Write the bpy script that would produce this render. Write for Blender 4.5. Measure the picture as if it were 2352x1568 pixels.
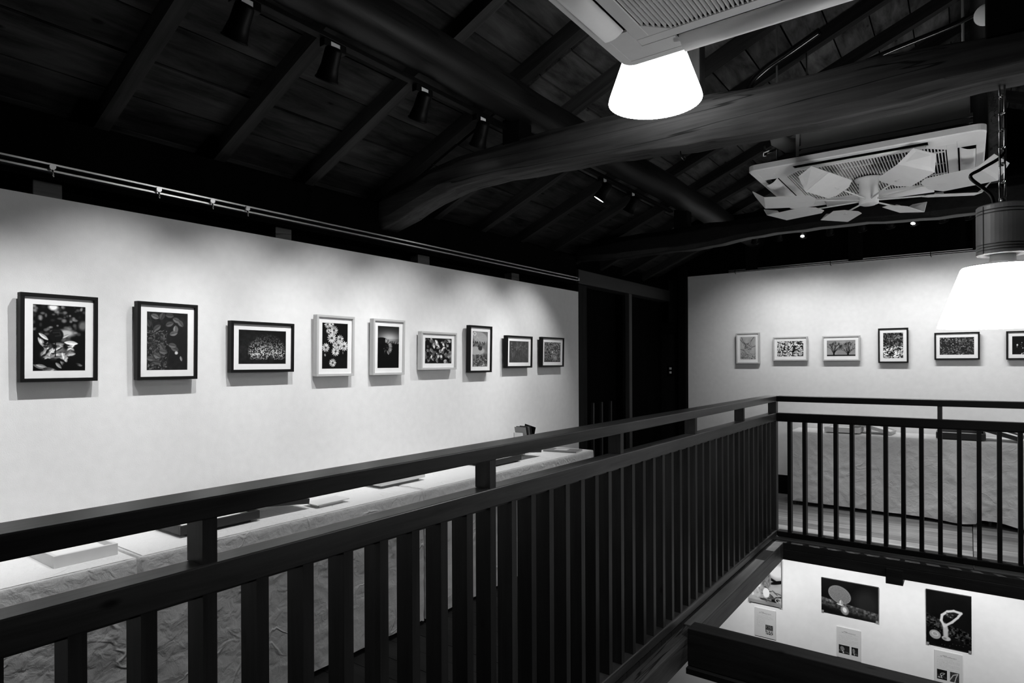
import bpy, math, random
import numpy as np
from mathutils import Matrix, Vector
random.seed(7)
rng = np.random.default_rng(11)
SC = bpy.context.scene
for o in list(bpy.data.objects):
    bpy.data.objects.remove(o)
C = SC.collection
PI = math.pi

# ------------------------------------------------------------------ camera
TH = math.atan2(2224 - 1176, 1433.0)
cam_d = bpy.data.cameras.new('camera')
cam = bpy.data.objects.new('camera', cam_d)
C.objects.link(cam)
cam_d.sensor_width = 36.0
cam_d.lens = 1433.0 / 2352.0 * 36.0
cam_d.shift_y = 51.0 / 2352.0
cam_d.clip_start = 0.02
cam.matrix_world = Matrix.Rotation(TH, 4, 'Z') @ Matrix.Rotation(PI / 2, 4, 'X') @ Matrix.Rotation(-0.0045, 4, 'Z')
SC.camera = cam

# ------------------------------------------------------------------ world, exposure
W = bpy.data.worlds.new('world')
SC.world = W
W.use_nodes = True
W.node_tree.nodes['Background'].inputs[0].default_value = (1, 1, 1, 1)
W.node_tree.nodes['Background'].inputs[1].default_value = 0.004
SC.view_settings.view_transform = 'Standard'
SC.view_settings.look = 'None'
SC.view_settings.gamma = 1.0
SC.view_settings.use_curve_mapping = False
SC.view_settings.exposure = 0.0

# brightness of the room's own lamps and one added pendant
P_SPOT_LEFT = 51.0
P_SPOT_FAR = 18.5
P_SPOT_LOW = 52.0
P_SPOT_FLOOR = 190.0
E_SHADE = 10.0        # lamp by the near air conditioner
E_SHADE_ADDED = 36.0    # added lamp, unseen past the right edge, for extra light
E_SHADE_FAR = 21.0    # lamps over the middle of the hall

# ------------------------------------------------------------------ mesh helpers
class MB:
    def __init__(s):
        s.v = []; s.f = []; s.sm = []
    def add(s, vs, fs, smooth=False):
        b = len(s.v)
        s.v += [tuple(p) for p in vs]
        s.f += [tuple(b + i for i in f) for f in fs]
        s.sm += [smooth] * len(fs)
        return s
    def box(s, x0, x1, y0, y1, z0, z1):
        vs = [(x0, y0, z0), (x1, y0, z0), (x1, y1, z0), (x0, y1, z0), (x0, y0, z1), (x1, y0, z1), (x1, y1, z1), (x0, y1, z1)]
        return s.add(vs, [(0, 3, 2, 1), (4, 5, 6, 7), (0, 1, 5, 4), (1, 2, 6, 5), (2, 3, 7, 6), (3, 0, 4, 7)])
    def loft(s, rings, closed=True, caps=True, smooth=True):
        n = len(rings[0]); vs = [p for r in rings for p in r]; fs = []
        for k in range(len(rings) - 1):
            for i in range(n if closed else n - 1):
                j = (i + 1) % n
                fs.append((k * n + i, k * n + j, (k + 1) * n + j, (k + 1) * n + i))
        s.add(vs, fs, smooth)
        if caps:
            b = len(s.v) - len(vs)
            s.f.append(tuple(b + i for i in reversed(range(n)))); s.sm.append(False)
            e = b + (len(rings) - 1) * n
            s.f.append(tuple(e + i for i in range(n))); s.sm.append(False)
        return s
    def lathe(s, prof, c=(0, 0, 0), n=32, caps=False, smooth=True):
        rings = [[(c[0] + r * math.cos(2 * PI * i / n), c[1] + r * math.sin(2 * PI * i / n), c[2] + z) for i in range(n)] for r, z in prof]
        return s.loft(rings, True, caps, smooth)
    def tube(s, pts, r, n=8, caps=True):
        pts = [Vector(p) for p in pts]; rings = []
        rr = r if isinstance(r, (list, tuple)) else [r] * len(pts)
        up = Vector((0.13, 0.31, 0.94))
        for k, p in enumerate(pts):
            d = (pts[min(k + 1, len(pts) - 1)] - pts[max(k - 1, 0)]).normalized()
            if abs(d.dot(up)) > 0.97: up = Vector((0.9, 0.2, 0.1))
            a = d.cross(up).normalized(); b = d.cross(a)
            up = -b if False else up
            rings.append([p + (a * math.cos(2 * PI * i / n) + b * math.sin(2 * PI * i / n)) * rr[k] for i in range(n)])
        return s.loft(rings, True, caps)
    def mesh(s, name):
        m = bpy.data.meshes.new(name)
        m.from_pydata(s.v, [], s.f)
        m.polygons.foreach_set('use_smooth', s.sm)
        m.update()
        return m

def obj(name, src, mat=None, parent=None, loc=None, rot=None, bevel=0, label=None, cat=None, group=None, kind=None, segs=2):
    m = src.mesh(name) if isinstance(src, MB) else src
    o = bpy.data.objects.new(name, m)
    C.objects.link(o)
    if mat is not None and len(m.materials) == 0:
        m.materials.append(mat)
    if parent is not None: o.parent = parent
    if loc is not None: o.location = loc
    if rot is not None: o.rotation_euler = rot
    if bevel:
        b = o.modifiers.new('bevel', 'BEVEL'); b.width = bevel; b.segments = segs; b.limit_method = 'ANGLE'; b.angle_limit = 0.6
    tag(o, label, cat, group, kind)
    return o

def tag(o, label=None, cat=None, group=None, kind=None):
    if label: o['label'] = label
    if cat: o['category'] = cat
    if group: o['group'] = group
    if kind: o['kind'] = kind
    return o

def thing(name, label, cat, loc=(0, 0, 0), rot=(0, 0, 0), group=None):
    o = bpy.data.objects.new(name, None)
    o.empty_display_size = 0.05
    C.objects.link(o)
    o.location = loc; o.rotation_euler = rot
    return tag(o, label, cat, group)

def box(*a):
    return MB().box(*a)

def cbez(p, n=24):
    """Catmull-Rom through the points."""
    p = [Vector(q) for q in p]; out = []
    P = [p[0] * 2 - p[1]] + p + [p[-1] * 2 - p[-2]]
    for i in range(1, len(P) - 2):
        for k in range(n):
            t = k / n
            out.append(0.5 * ((2 * P[i]) + (P[i + 1] - P[i - 1]) * t + (2 * P[i - 1] - 5 * P[i] + 4 * P[i + 1] - P[i + 2]) * t * t + (3 * P[i] - P[i - 1] - 3 * P[i + 1] + P[i + 2]) * t ** 3))
    out.append(p[-1])
    return out

# ------------------------------------------------------------------ materials
def mat_base(name):
    m = bpy.data.materials.new(name); m.use_nodes = True
    nt = m.node_tree
    return m, nt, nt.nodes['Principled BSDF']

def g(v, a=1.0):
    return (v, v, v, a)

def plain(name, v, rough=0.5, metal=0.0, spec=0.5, bump=0.0, bscale=200):
    m, nt, b = mat_base(name)
    b.inputs['Base Color'].default_value = g(v)
    b.inputs['Roughness'].default_value = rough
    b.inputs['Metallic'].default_value = metal
    b.inputs['Specular IOR Level'].default_value = spec
    tc = nt.nodes.new('ShaderNodeTexCoord'); no = nt.nodes.new('ShaderNodeTexNoise')
    no.inputs['Scale'].default_value = bscale * 0.08 + 3; no.inputs['Detail'].default_value = 4
    nt.links.new(tc.outputs['Object'], no.inputs['Vector'])
    cr = nt.nodes.new('ShaderNodeMapRange'); cr.inputs['To Min'].default_value = v * 0.93; cr.inputs['To Max'].default_value = v * 1.05
    nt.links.new(no.outputs['Fac'], cr.inputs['Value']); nt.links.new(cr.outputs['Result'], b.inputs['Base Color'])
    if bump:
        n2 = nt.nodes.new('ShaderNodeTexNoise'); n2.inputs['Scale'].default_value = bscale; n2.inputs['Detail'].default_value = 3
        nt.links.new(tc.outputs['Object'], n2.inputs['Vector'])
        bp = nt.nodes.new('ShaderNodeBump'); bp.inputs['Strength'].default_value = bump; bp.inputs['Distance'].default_value = 0.002
        nt.links.new(n2.outputs['Fac'], bp.inputs['Height']); nt.links.new(bp.outputs['Normal'], b.inputs['Normal'])
    return m

def wood(name, dark, light, axis='y', rough=0.5, grain=28.0, bump=0.25, spec=0.4, knots=True, stretch=0.06, cracks=False):
    m, nt, b = mat_base(name)
    N = nt.nodes.new; L = nt.links.new
    tc = N('ShaderNodeTexCoord'); oi = N('ShaderNodeObjectInfo')
    off = N('ShaderNodeVectorMath'); off.operation = 'SCALE'; off.inputs['Scale'].default_value = 17.3
    comb = N('ShaderNodeCombineXYZ')
    for i in range(3): L(oi.outputs['Random'], comb.inputs[i])
    L(comb.outputs[0], off.inputs[0])
    ad = N('ShaderNodeVectorMath'); ad.operation = 'ADD'
    L(tc.outputs['Object'], ad.inputs[0]); L(off.outputs[0], ad.inputs[1])
    mp = N('ShaderNodeMapping')
    sc = {'x': (stretch, 1, 1), 'y': (1, stretch, 1), 'z': (1, 1, stretch)}[axis]
    mp.inputs['Scale'].default_value = sc
    L(ad.outputs[0], mp.inputs['Vector'])
    n1 = N('ShaderNodeTexNoise'); n1.inputs['Scale'].default_value = grain; n1.inputs['Detail'].default_value = 8; n1.inputs['Roughness'].default_value = 0.65; n1.inputs['Distortion'].default_value = 0.4
    L(mp.outputs[0], n1.inputs['Vector'])
    n2 = N('ShaderNodeTexNoise'); n2.inputs['Scale'].default_value = 3.0; n2.inputs['Detail'].default_value = 3
    L(ad.outputs[0], n2.inputs['Vector'])
    mx = N('ShaderNodeMath'); mx.operation = 'MULTIPLY_ADD'; mx.inputs[1].default_value = 0.35
    L(n2.outputs['Fac'], mx.inputs[0])
    sb = N('ShaderNodeMath'); sb.operation = 'MULTIPLY_ADD'; sb.inputs[1].default_value = 0.8; sb.inputs[2].default_value = -0.08
    L(n1.outputs['Fac'], sb.inputs[0]); L(sb.outputs[0], mx.inputs[2])
    ramp = N('ShaderNodeValToRGB')
    e = ramp.color_ramp.elements
    e[0].position = 0.32; e[0].color = g(dark); e[1].position = 0.72; e[1].color = g(light)
    L(mx.outputs[0], ramp.inputs['Fac'])
    col = ramp.outputs['Color']
    if knots:
        mk = N('ShaderNodeMapping'); ks = {'x': (.45, 1, 1), 'y': (1, .45, 1), 'z': (1, 1, .45)}[axis]
        mk.inputs['Scale'].default_value = ks; L(ad.outputs[0], mk.inputs['Vector'])
        vo = N('ShaderNodeTexVoronoi'); vo.inputs['Scale'].default_value = 6.5; L(mk.outputs[0], vo.inputs['Vector'])
        kr = N('ShaderNodeMapRange'); kr.inputs['From Min'].default_value = 0.04; kr.inputs['From Max'].default_value = 0.075; kr.inputs['To Min'].default_value = 0.25; kr.inputs['To Max'].default_value = 1
        L(vo.outputs['Distance'], kr.inputs['Value'])
        mm = N('ShaderNodeMix'); mm.data_type = 'RGBA'; mm.blend_type = 'MULTIPLY'; mm.inputs['Factor'].default_value = 1
        L(col, mm.inputs['A']); L(kr.outputs['Result'], mm.inputs['B']); col = mm.outputs['Result']
    if cracks:
        mc = N('ShaderNodeMapping'); q = 0.035
        mc.inputs['Scale'].default_value = {'x': (q, 1, 1), 'y': (1, q, 1), 'z': (1, 1, q)}[axis]; L(ad.outputs[0], mc.inputs['Vector'])
        nc = N('ShaderNodeTexNoise'); nc.inputs['Scale'].default_value = 11; nc.inputs['Detail'].default_value = 3; L(mc.outputs[0], nc.inputs['Vector'])
        s1 = N('ShaderNodeMath'); s1.operation = 'SUBTRACT'; s1.inputs[1].default_value = 0.5; L(nc.outputs['Fac'], s1.inputs[0])
        s2 = N('ShaderNodeMath'); s2.operation = 'ABSOLUTE'; L(s1.outputs[0], s2.inputs[0])
        s3 = N('ShaderNodeMapRange'); s3.inputs['From Min'].default_value = 0.003; s3.inputs['From Max'].default_value = 0.010; s3.inputs['To Min'].default_value = 0.15; L(s2.outputs[0], s3.inputs['Value'])
        m3 = N('ShaderNodeMix'); m3.data_type = 'RGBA'; m3.blend_type = 'MULTIPLY'; m3.inputs['Factor'].default_value = 1
        L(col, m3.inputs['A']); L(s3.outputs['Result'], m3.inputs['B']); col = m3.outputs['Result']
    # board-to-board tone
    tr = N('ShaderNodeMapRange'); tr.inputs['To Min'].default_value = 0.72; tr.inputs['To Max'].default_value = 1.28
    L(oi.outputs['Random'], tr.inputs['Value'])
    m2 = N('ShaderNodeMix'); m2.data_type = 'RGBA'; m2.blend_type = 'MULTIPLY'; m2.inputs['Factor'].default_value = 1
    L(col, m2.inputs['A']); L(tr.outputs['Result'], m2.inputs['B'])
    L(m2.outputs['Result'], b.inputs['Base Color'])
    b.inputs['Roughness'].default_value = rough; b.inputs['Specular IOR Level'].default_value = spec
    bp = N('ShaderNodeBump'); bp.inputs['Strength'].default_value = bump; bp.inputs['Distance'].default_value = 0.002
    L(n1.outputs['Fac'], bp.inputs['Height']); L(bp.outputs['Normal'], b.inputs['Normal'])
    return m

def emit(name, strength, base=0.8):
    m, nt, b = mat_base(name)
    b.inputs['Base Color'].default_value = g(base)
    b.inputs['Emission Color'].default_value = g(1.0)
    b.inputs['Emission Strength'].default_value = strength
    return m

def cloth_mat(name, v):
    m, nt, b = mat_base(name)
    N = nt.nodes.new; L = nt.links.new
    b.inputs['Roughness'].default_value = 0.9; b.inputs['Specular IOR Level'].default_value = 0.15
    tc = N('ShaderNodeTexCoord')
    n1 = N('ShaderNodeTexNoise'); n1.inputs['Scale'].default_value = 4.2; n1.inputs['Detail'].default_value = 2.5; n1.inputs['Roughness'].default_value = 0.55; n1.inputs['Distortion'].default_value = 0.7
    L(tc.outputs['Object'], n1.inputs['Vector'])
    n2 = N('ShaderNodeTexNoise'); n2.inputs['Scale'].default_value = 420; n2.inputs['Detail'].default_value = 2
    L(tc.outputs['Object'], n2.inputs['Vector'])
    mr = N('ShaderNodeMapRange'); mr.inputs['To Min'].default_value = v * 0.86; mr.inputs['To Max'].default_value = v * 1.08
    L(n2.outputs['Fac'], mr.inputs['Value']); L(mr.outputs['Result'], b.inputs['Base Color'])
    c1 = N('ShaderNodeMath'); c1.operation = 'SUBTRACT'; c1.inputs[1].default_value = 0.5; L(n1.outputs['Fac'], c1.inputs[0])
    c2 = N('ShaderNodeMath'); c2.operation = 'ABSOLUTE'; L(c1.outputs[0], c2.inputs[0])
    c3 = N('ShaderNodeMapRange'); c3.interpolation_type = 'SMOOTHSTEP'; c3.inputs['From Max'].default_value = 0.022; c3.inputs['To Min'].default_value = 1; c3.inputs['To Max'].default_value = 0; L(c2.outputs[0], c3.inputs['Value'])
    n3 = N('ShaderNodeTexNoise'); n3.inputs['Scale'].default_value = 26; n3.inputs['Detail'].default_value = 5; n3.inputs['Distortion'].default_value = 0.5; L(tc.outputs['Object'], n3.inputs['Vector'])
    c4 = N('ShaderNodeMath'); c4.operation = 'MULTIPLY_ADD'; c4.inputs[1].default_value = 1.1; L(n3.outputs['Fac'], c4.inputs[0])
    n4 = N('ShaderNodeTexNoise'); n4.inputs['Scale'].default_value = 5.5; L(tc.outputs['Object'], n4.inputs['Vector'])
    k4 = N('ShaderNodeMapRange'); k4.inputs['From Min'].default_value = 0.45; k4.inputs['From Max'].default_value = 0.7; k4.inputs['To Max'].default_value = 0.6; L(n4.outputs['Fac'], k4.inputs['Value'])
    k5 = N('ShaderNodeMath'); k5.operation = 'MULTIPLY'; L(c3.outputs['Result'], k5.inputs[0]); L(k4.outputs['Result'], k5.inputs[1]); L(k5.outputs[0], c4.inputs[2])
    b1 = N('ShaderNodeBump'); b1.inputs['Strength'].default_value = 0.9; b1.inputs['Distance'].default_value = 0.006
    L(c4.outputs[0], b1.inputs['Height'])
    b2 = N('ShaderNodeBump'); b2.inputs['Strength'].default_value = 0.3; b2.inputs['Distance'].default_value = 0.001
    L(n2.outputs['Fac'], b2.inputs['Height']); L(b1.outputs['Normal'], b2.inputs['Normal']); L(b2.outputs['Normal'], b.inputs['Normal'])
    return m

def print_mat(name, rough=0.4):
    m, nt, b = mat_base(name)
    at = nt.nodes.new('ShaderNodeAttribute'); at.attribute_name = 'print'
    nt.links.new(at.outputs['Color'], b.inputs['Base Color'])
    b.inputs['Roughness'].default_value = rough; b.inputs['Specular IOR Level'].default_value = 0.2
    return m

M = {}
M['wall'] = plain('white_wall_cloth', 0.80, 0.9, spec=0.1, bump=0.35, bscale=260)
M['wall_low'] = plain('white_wall_paint', 0.82, 0.9, spec=0.1, bump=0.15, bscale=160)
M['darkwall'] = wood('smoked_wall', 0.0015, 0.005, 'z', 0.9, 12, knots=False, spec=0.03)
M['darkpanel'] = wood('dark_panel', 0.008, 0.014, 'z', 0.8, 14, knots=False, spec=0.05)
M['black'] = plain('flat_black', 0.004, 0.8, spec=0.05)
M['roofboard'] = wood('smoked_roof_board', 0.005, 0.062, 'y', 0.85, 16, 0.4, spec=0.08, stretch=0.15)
M['roofboard_lit_tone'] = wood('roof_board_lit_tone', 0.010, 0.17, 'y', 0.85, 14, 0.5, spec=0.08, stretch=0.2)  # paler colour stands in for light on boards past the near tie beam
M['rafter'] = wood('smoked_rafter', 0.018, 0.055, 'x', 0.8, 22, 0.4, spec=0.08)
M['beam'] = wood('old_beam', 0.010, 0.065, 'x', 0.65, 20, 0.7, spec=0.15, knots=False, stretch=0.05, cracks=True)
M['purlin'] = wood('old_purlin', 0.003, 0.012, 'y', 0.55, 18, 0.6, spec=0.25, knots=False, cracks=True)
M['postw'] = wood('old_post', 0.008, 0.022, 'z', 0.7, 20, 0.4, spec=0.08, knots=False)
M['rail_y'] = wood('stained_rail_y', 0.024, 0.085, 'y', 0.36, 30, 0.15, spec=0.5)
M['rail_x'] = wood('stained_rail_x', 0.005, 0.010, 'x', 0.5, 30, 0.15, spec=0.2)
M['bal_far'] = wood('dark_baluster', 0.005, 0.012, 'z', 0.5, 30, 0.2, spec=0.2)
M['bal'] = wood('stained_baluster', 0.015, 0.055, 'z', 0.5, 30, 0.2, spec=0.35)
M['edge_y'] = wood('floor_edge_y', 0.03, 0.16, 'y', 0.55, 24, 0.5, spec=0.3, cracks=True)
M['edge_x'] = wood('floor_edge_x', 0.012, 0.045, 'x', 0.55, 24, 0.5, spec=0.3)
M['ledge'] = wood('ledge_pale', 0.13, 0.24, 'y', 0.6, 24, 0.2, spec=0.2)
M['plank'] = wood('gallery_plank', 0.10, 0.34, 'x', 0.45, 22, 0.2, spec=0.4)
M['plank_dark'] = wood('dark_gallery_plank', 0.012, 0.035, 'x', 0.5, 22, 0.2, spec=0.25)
M['plank_low'] = wood('lower_plank', 0.02, 0.05, 'y', 0.6, 22, 0.2, spec=0.3)
M['frame_b'] = plain('black_frame', 0.006, 0.5, spec=0.15)
M['frame_w'] = plain('pale_wood_frame', 0.50, 0.5, spec=0.3)
M['mat'] = plain('mat_board', 0.84, 0.8, spec=0.1)
M['print'] = print_mat('photographic_print')
M['paper'] = print_mat('printed_paper', 0.7)
M['cloth'] = cloth_mat('linen_cloth', 0.82)
M['box_w'] = plain('white_card', 0.72, 0.7, spec=0.2)
M['box_g'] = plain('grey_card', 0.25, 0.7, spec=0.2)
M['box_d'] = plain('dark_card', 0.025, 0.5, spec=0.4)
M['ac'] = plain('ivory_plastic', 0.86, 0.45, spec=0.4)
M['ac_d'] = plain('dark_slot', 0.006, 0.9, spec=0.05)
M['metal'] = plain('sheet_metal', 0.28, 0.4, 0.6)
M['alu'] = plain('aluminium', 0.75, 0.28, 1.0)
M['chrome'] = plain('steel_chain', 0.5, 0.25, 1.0)
M['housing'] = plain('lamp_housing', 0.34, 0.4, 0.3)
M['spot'] = plain('spot_black', 0.003, 0.5, spec=0.12)
M['tagw'] = plain('white_tag', 0.75, 0.6)
M['shade'] = emit('glowing_shade', E_SHADE)
M['shade_added'] = emit('glowing_shade_added', E_SHADE_ADDED)
M['shade_far'] = emit('glowing_shade_far', E_SHADE_FAR)
M['bulb'] = emit('spot_bulb', 12.0)
M['cable'] = plain('black_cable', 0.003, 0.22, spec=0.5)
M['insul'] = plain('pipe_insulation', 0.25, 0.9, bump=0.5, bscale=90)
M['fan'] = plain('fan_blade', 0.86, 0.35, spec=0.5)

# ------------------------------------------------------------------ room constants (camera eye is z = 0)
FLOOR = -1.36
XW = -2.77          # face of the white left wall
YW = 6.88           # face of the white far wall
RZ = 1.0; RS = 0.42; RIDGE = 0.10
def roof(x):
    return RZ + RS * ((x - XW) if x < RIDGE else (2 * RIDGE - x - XW))

# ------------------------------------------------------------------ walls
obj('wall_left', box(XW - 0.03, XW, -1.6, 4.78, FLOOR, 0.63), M['wall'], kind='structure', label='long white picture wall on the left')
wr = obj('wall_far', box(-2.56, 3.0, YW, YW + 0.04, -1.165, 0.975), M['wall'], kind='structure', label='white picture wall across the far end')
obj('baseboard_far', box(-2.56, 3.0, YW + 0.005, YW + 0.05, FLOOR, -1.165), M['black'], kind='structure')
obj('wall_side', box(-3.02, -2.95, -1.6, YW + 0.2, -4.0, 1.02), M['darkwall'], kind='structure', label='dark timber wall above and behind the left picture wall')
# gable: dark wall following the roof
gm = MB()
xs = [-2.95, RIDGE, 3.15]
gv = [(xs[0], YW + 0.06, -4.0), (xs[2], YW + 0.06, -4.0), (xs[2], YW + 0.06, roof(xs[2]) + 0.12), (xs[1], YW + 0.06, roof(xs[1]) + 0.12), (xs[0], YW + 0.06, roof(xs[0]) + 0.12)]
gm.add(gv + [(p[0], p[1] + 0.06, p[2]) for p in gv], [(0, 1, 2, 3, 4), (9, 8, 7, 6, 5), (0, 5, 6, 1), (1, 6, 7, 2), (2, 7, 8, 3), (3, 8, 9, 4), (4, 9, 5, 0)])
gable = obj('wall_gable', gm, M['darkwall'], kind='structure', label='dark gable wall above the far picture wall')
for k, (a, b_) in enumerate([(-1.915, -1.794), (-0.941, -0.818), (0.035, 0.10), (1.0, 1.12)]):
    obj('post', box(a, b_, YW - 0.03, YW + 0.055, 0.985, roof((a + b_) / 2) + 0.0), M['black'], gable)
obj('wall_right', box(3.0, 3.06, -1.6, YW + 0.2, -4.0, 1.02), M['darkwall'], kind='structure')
obj('wall_lower', box(-2.9, 3.0, YW - 0.005, YW + 0.04, -3.9, -1.5), M['wall_low'], kind='structure', label='white poster wall of the storey below')

# alcove at the far left corner
t = thing('corner_post', 'dark brown post beside the right end of the left picture wall', 'post', (-2.84, 4.86, FLOOR))
obj('post_shaft', box(-0.06, 0.07, -0.075, 0.075, 0, 2.06), M['postw'], t, bevel=0.004)
obj('post_foot', box(-0.063, 0.073, -0.078, 0.078, 0, 0.05), M['postw'], t, bevel=0.003)
obj('wall_plate', MB().box(-2.94, -2.79, -1.6, 4.78, 0.70, 0.945), M['darkwall'], label='dark horizontal timber carrying the picture rail above the left wall', cat='beam', bevel=0.006)
for y0, y1 in [(0.829, 0.924), (1.846, 1.939), (2.859, 2.966), (3.87, 3.97)]:
    obj('stud', box(-2.90, -2.83, y0, y1, -1.3, 0.70), M['edge_y'], bpy.data.objects['wall_side'], bevel=0.003)
t = obj('door_lintel', box(-2.90, -2.765, 4.78, 6.86, 0.705, 0.83), wood('lintel_wood', 0.016, 0.034, 'y', 0.6, 20, 0.3, knots=False), label='dark lintel beam over the stair opening in the corner', cat='beam', bevel=0.005)
st = thing('stair_rail', 'short dark stair balustrade glimpsed inside the corner opening', 'balustrade', (-2.87, 5.33, FLOOR))
for y in (5.065, 5.215, 5.385, 5.575):
    obj('baluster', box(-0.012, 0.012, y - 5.33 - 0.012, y - 5.33 + 0.012, 0.04, 0.985), M['bal'], st)
obj('lower_rail', box(-0.02, 0.02, -0.38, 0.42, 0.0, 0.045), M['bal'], st)
t = thing('slim_post', 'slim pale-edged upright between the stair opening and the dark partition', 'post', (-2.80, 5.845, FLOOR))
obj('upright', box(-0.02, 0.025, -0.032, 0.032, 0, 2.065), wood('slim_post_wood', 0.05, 0.10, 'z', 0.6, 20, 0.2, knots=False), t, bevel=0.002)
obj('wall_corner', box(-2.93, -2.88, 5.88, YW, FLOOR, 0.70), M['darkwall'], kind='structure')
dr = obj('door_1', box(-2.885, -2.655, YW - 0.005, YW + 0.03, FLOOR, 0.352), M['darkpanel'], kind='structure', label='narrow dark wooden panel left of the far picture wall')
obj('rail', box(-2.885, -2.655, YW - 0.03, YW + 0.03, 0.352, 0.465), M['black'], dr)
obj('upper_panel', box(-2.79, -2.685, YW - 0.005, YW + 0.03, 0.465, 0.95), M['darkpanel'], dr)
t = thing('end_post', 'black square post at the left edge of the far picture wall', 'post', (-2.61, YW - 0.03, FLOOR))
obj('post_shaft', box(-0.045, 0.045, -0.03, 0.05, 0, 2.45), M['black'], t, bevel=0.003)
sw = thing('light_switch', 'small double light switch on the dark panel in the corner', 'switch', (-2.765, YW - 0.005, -0.09))
obj('switch_plate', box(-0.032, 0.032, -0.008, 0, -0.06, 0.06), M['black'], sw, bevel=0.002)
for dz in (0.027, -0.019):
    obj('switch_button', box(-0.013, 0.013, -0.013, -0.006, dz - 0.012, dz + 0.012), M['box_w'], sw, bevel=0.002)

# ------------------------------------------------------------------ upper floor with planks
fl = obj('floor', MB().box(-2.95, -1.215, -0.6, 5.08, FLOOR - 0.05, FLOOR - 0.022).box(-2.95, 3.0, 5.14, YW + 0.05, FLOOR - 0.05, FLOOR - 0.022), M['edge_x'], kind='structure', label='dark plank floor of the upper gallery')
pm1 = box(-0.866, 0.866, -0.0625, 0.0625, -0.022, 0).mesh('plank')
y = -0.5
while y < 5.07:
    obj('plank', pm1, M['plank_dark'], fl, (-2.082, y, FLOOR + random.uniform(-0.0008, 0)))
    y += 0.128
pm2 = box(-1.478, 1.478, -0.071, 0.071, -0.022, 0).mesh('plank')
y = 5.21
while y < YW:
    off = random.uniform(-0.5, 0.5)
    for s in (-1, 1):
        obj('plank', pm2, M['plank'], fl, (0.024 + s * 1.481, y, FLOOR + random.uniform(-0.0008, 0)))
    y += 0.1455
# lower floor
lf = obj('floor_lower', box(-2.95, 3.0, -1.6, YW + 0.05, -3.96, -3.925), M['edge_x'], kind='structure', label='plank floor of the storey below')
pml = box(-0.098, 0.098, -4.2, 4.2, -0.022, 0).mesh('plank')
x = -2.85
while x < 2.9:
    obj('plank', pml, M['plank_low'], lf, (x, 2.7, -3.9 + random.uniform(-0.001, 0)))
    x += 0.2

# floor-edge beams around the void
obj('left_edge_beam', MB().box(-1.32, -1.147, -0.6, 5.07, -1.505, -1.3835), M['edge_y'], bevel=0.004, label='heavy grained timber edging the void below the left balustrade', cat='beam')
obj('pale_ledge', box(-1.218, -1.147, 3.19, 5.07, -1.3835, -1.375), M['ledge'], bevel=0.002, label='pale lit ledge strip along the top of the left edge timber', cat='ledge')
obj('far_edge_beam', MB().box(-1.32, 3.0, 5.0705, 5.30, -1.505, -1.425).box(-1.218, 3.0, 5.0705, 5.135, -1.425, -1.375), M['edge_x'], bevel=0.003, label='dark timber edging the void below the far balustrade', cat='beam')
cb = thing('cross_beam', 'dark notched beam crossing the void at lower right', 'beam', (-1.147, 3.105, -1.43))
obj('beam_body', box(0.0, 4.1, -0.05, 0.05, -0.093, 0.095), M['edge_x'], cb, bevel=0.004)
obj('lower_lip', box(0.0, 4.1, -0.075, 0.05, -0.125, -0.094), M['edge_x'], cb, bevel=0.003)
jt = thing('joist_end', 'joist end with growth rings poking out under the far edge beam', 'joist', (-0.42, 5.06, -1.49))
obj('joist_body', box(-0.052, 0.052, -0.005, 0.9, -0.055, 0.05), M['edge_x'], jt, bevel=0.003)

# ------------------------------------------------------------------ balustrades
def balustrade_left():
    t = thing('balustrade', 'long dark balustrade running beside the left wall tables', 'balustrade', (-1.24, 2.4, FLOOR))
    def p(x0, x1, y0, y1, z0, z1): return box(x0 + 1.24, x1 + 1.24, y0 - 2.4, y1 - 2.4, z0 - FLOOR, z1 - FLOOR)
    obj('handrail', p(-1.300, -1.206, -0.6, 5.131 + 0.055, -0.303, -0.260), M['rail_y'], t, bevel=0.003)
    obj('middle_rail', p(-1.268, -1.206, -0.6, 5.131 + 0.045, -0.450, -0.392), M['rail_y'], t, bevel=0.003)
    obj('rail_strip', p(-1.258, -1.222, -0.6, 5.13, -0.458, -0.450), M['rail_y'], t)
    obj('bottom_rail', p(-1.274, -1.206, -0.6, 5.131 + 0.045, -1.350, -1.300), M['rail_y'], t, bevel=0.010, segs=3)
    bm = box(-0.030, 0.030, -0.0142, 0.0142, 0, 0.85).mesh('baluster')
    for n in range(-6, 42):
        y = 0.429 + n * 0.1138 - 0.0142
        if y > 5.04: break
        obj('baluster', bm, M['bal'], t, (-1.242 + 1.24, y - 2.4, -1.301 - FLOOR))
    pm = box(-0.030, 0.030, -0.0150, 0.0150, 0, 0.0905).mesh('rail_block')
    for n in (-6, 2, 10, 18, 26, 34):
        y = 0.429 + n * 0.1138 - 0.0142
        obj('rail_block', pm, M['bal'], t, (-1.242 + 1.24, y - 2.4, -0.3925 - FLOOR))
    obj('corner_post', p(-1.268, -1.208, 5.125, 5.19, -1.34, -0.27), M['bal'], t, bevel=0.002)
    return t
balustrade_left()
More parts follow.
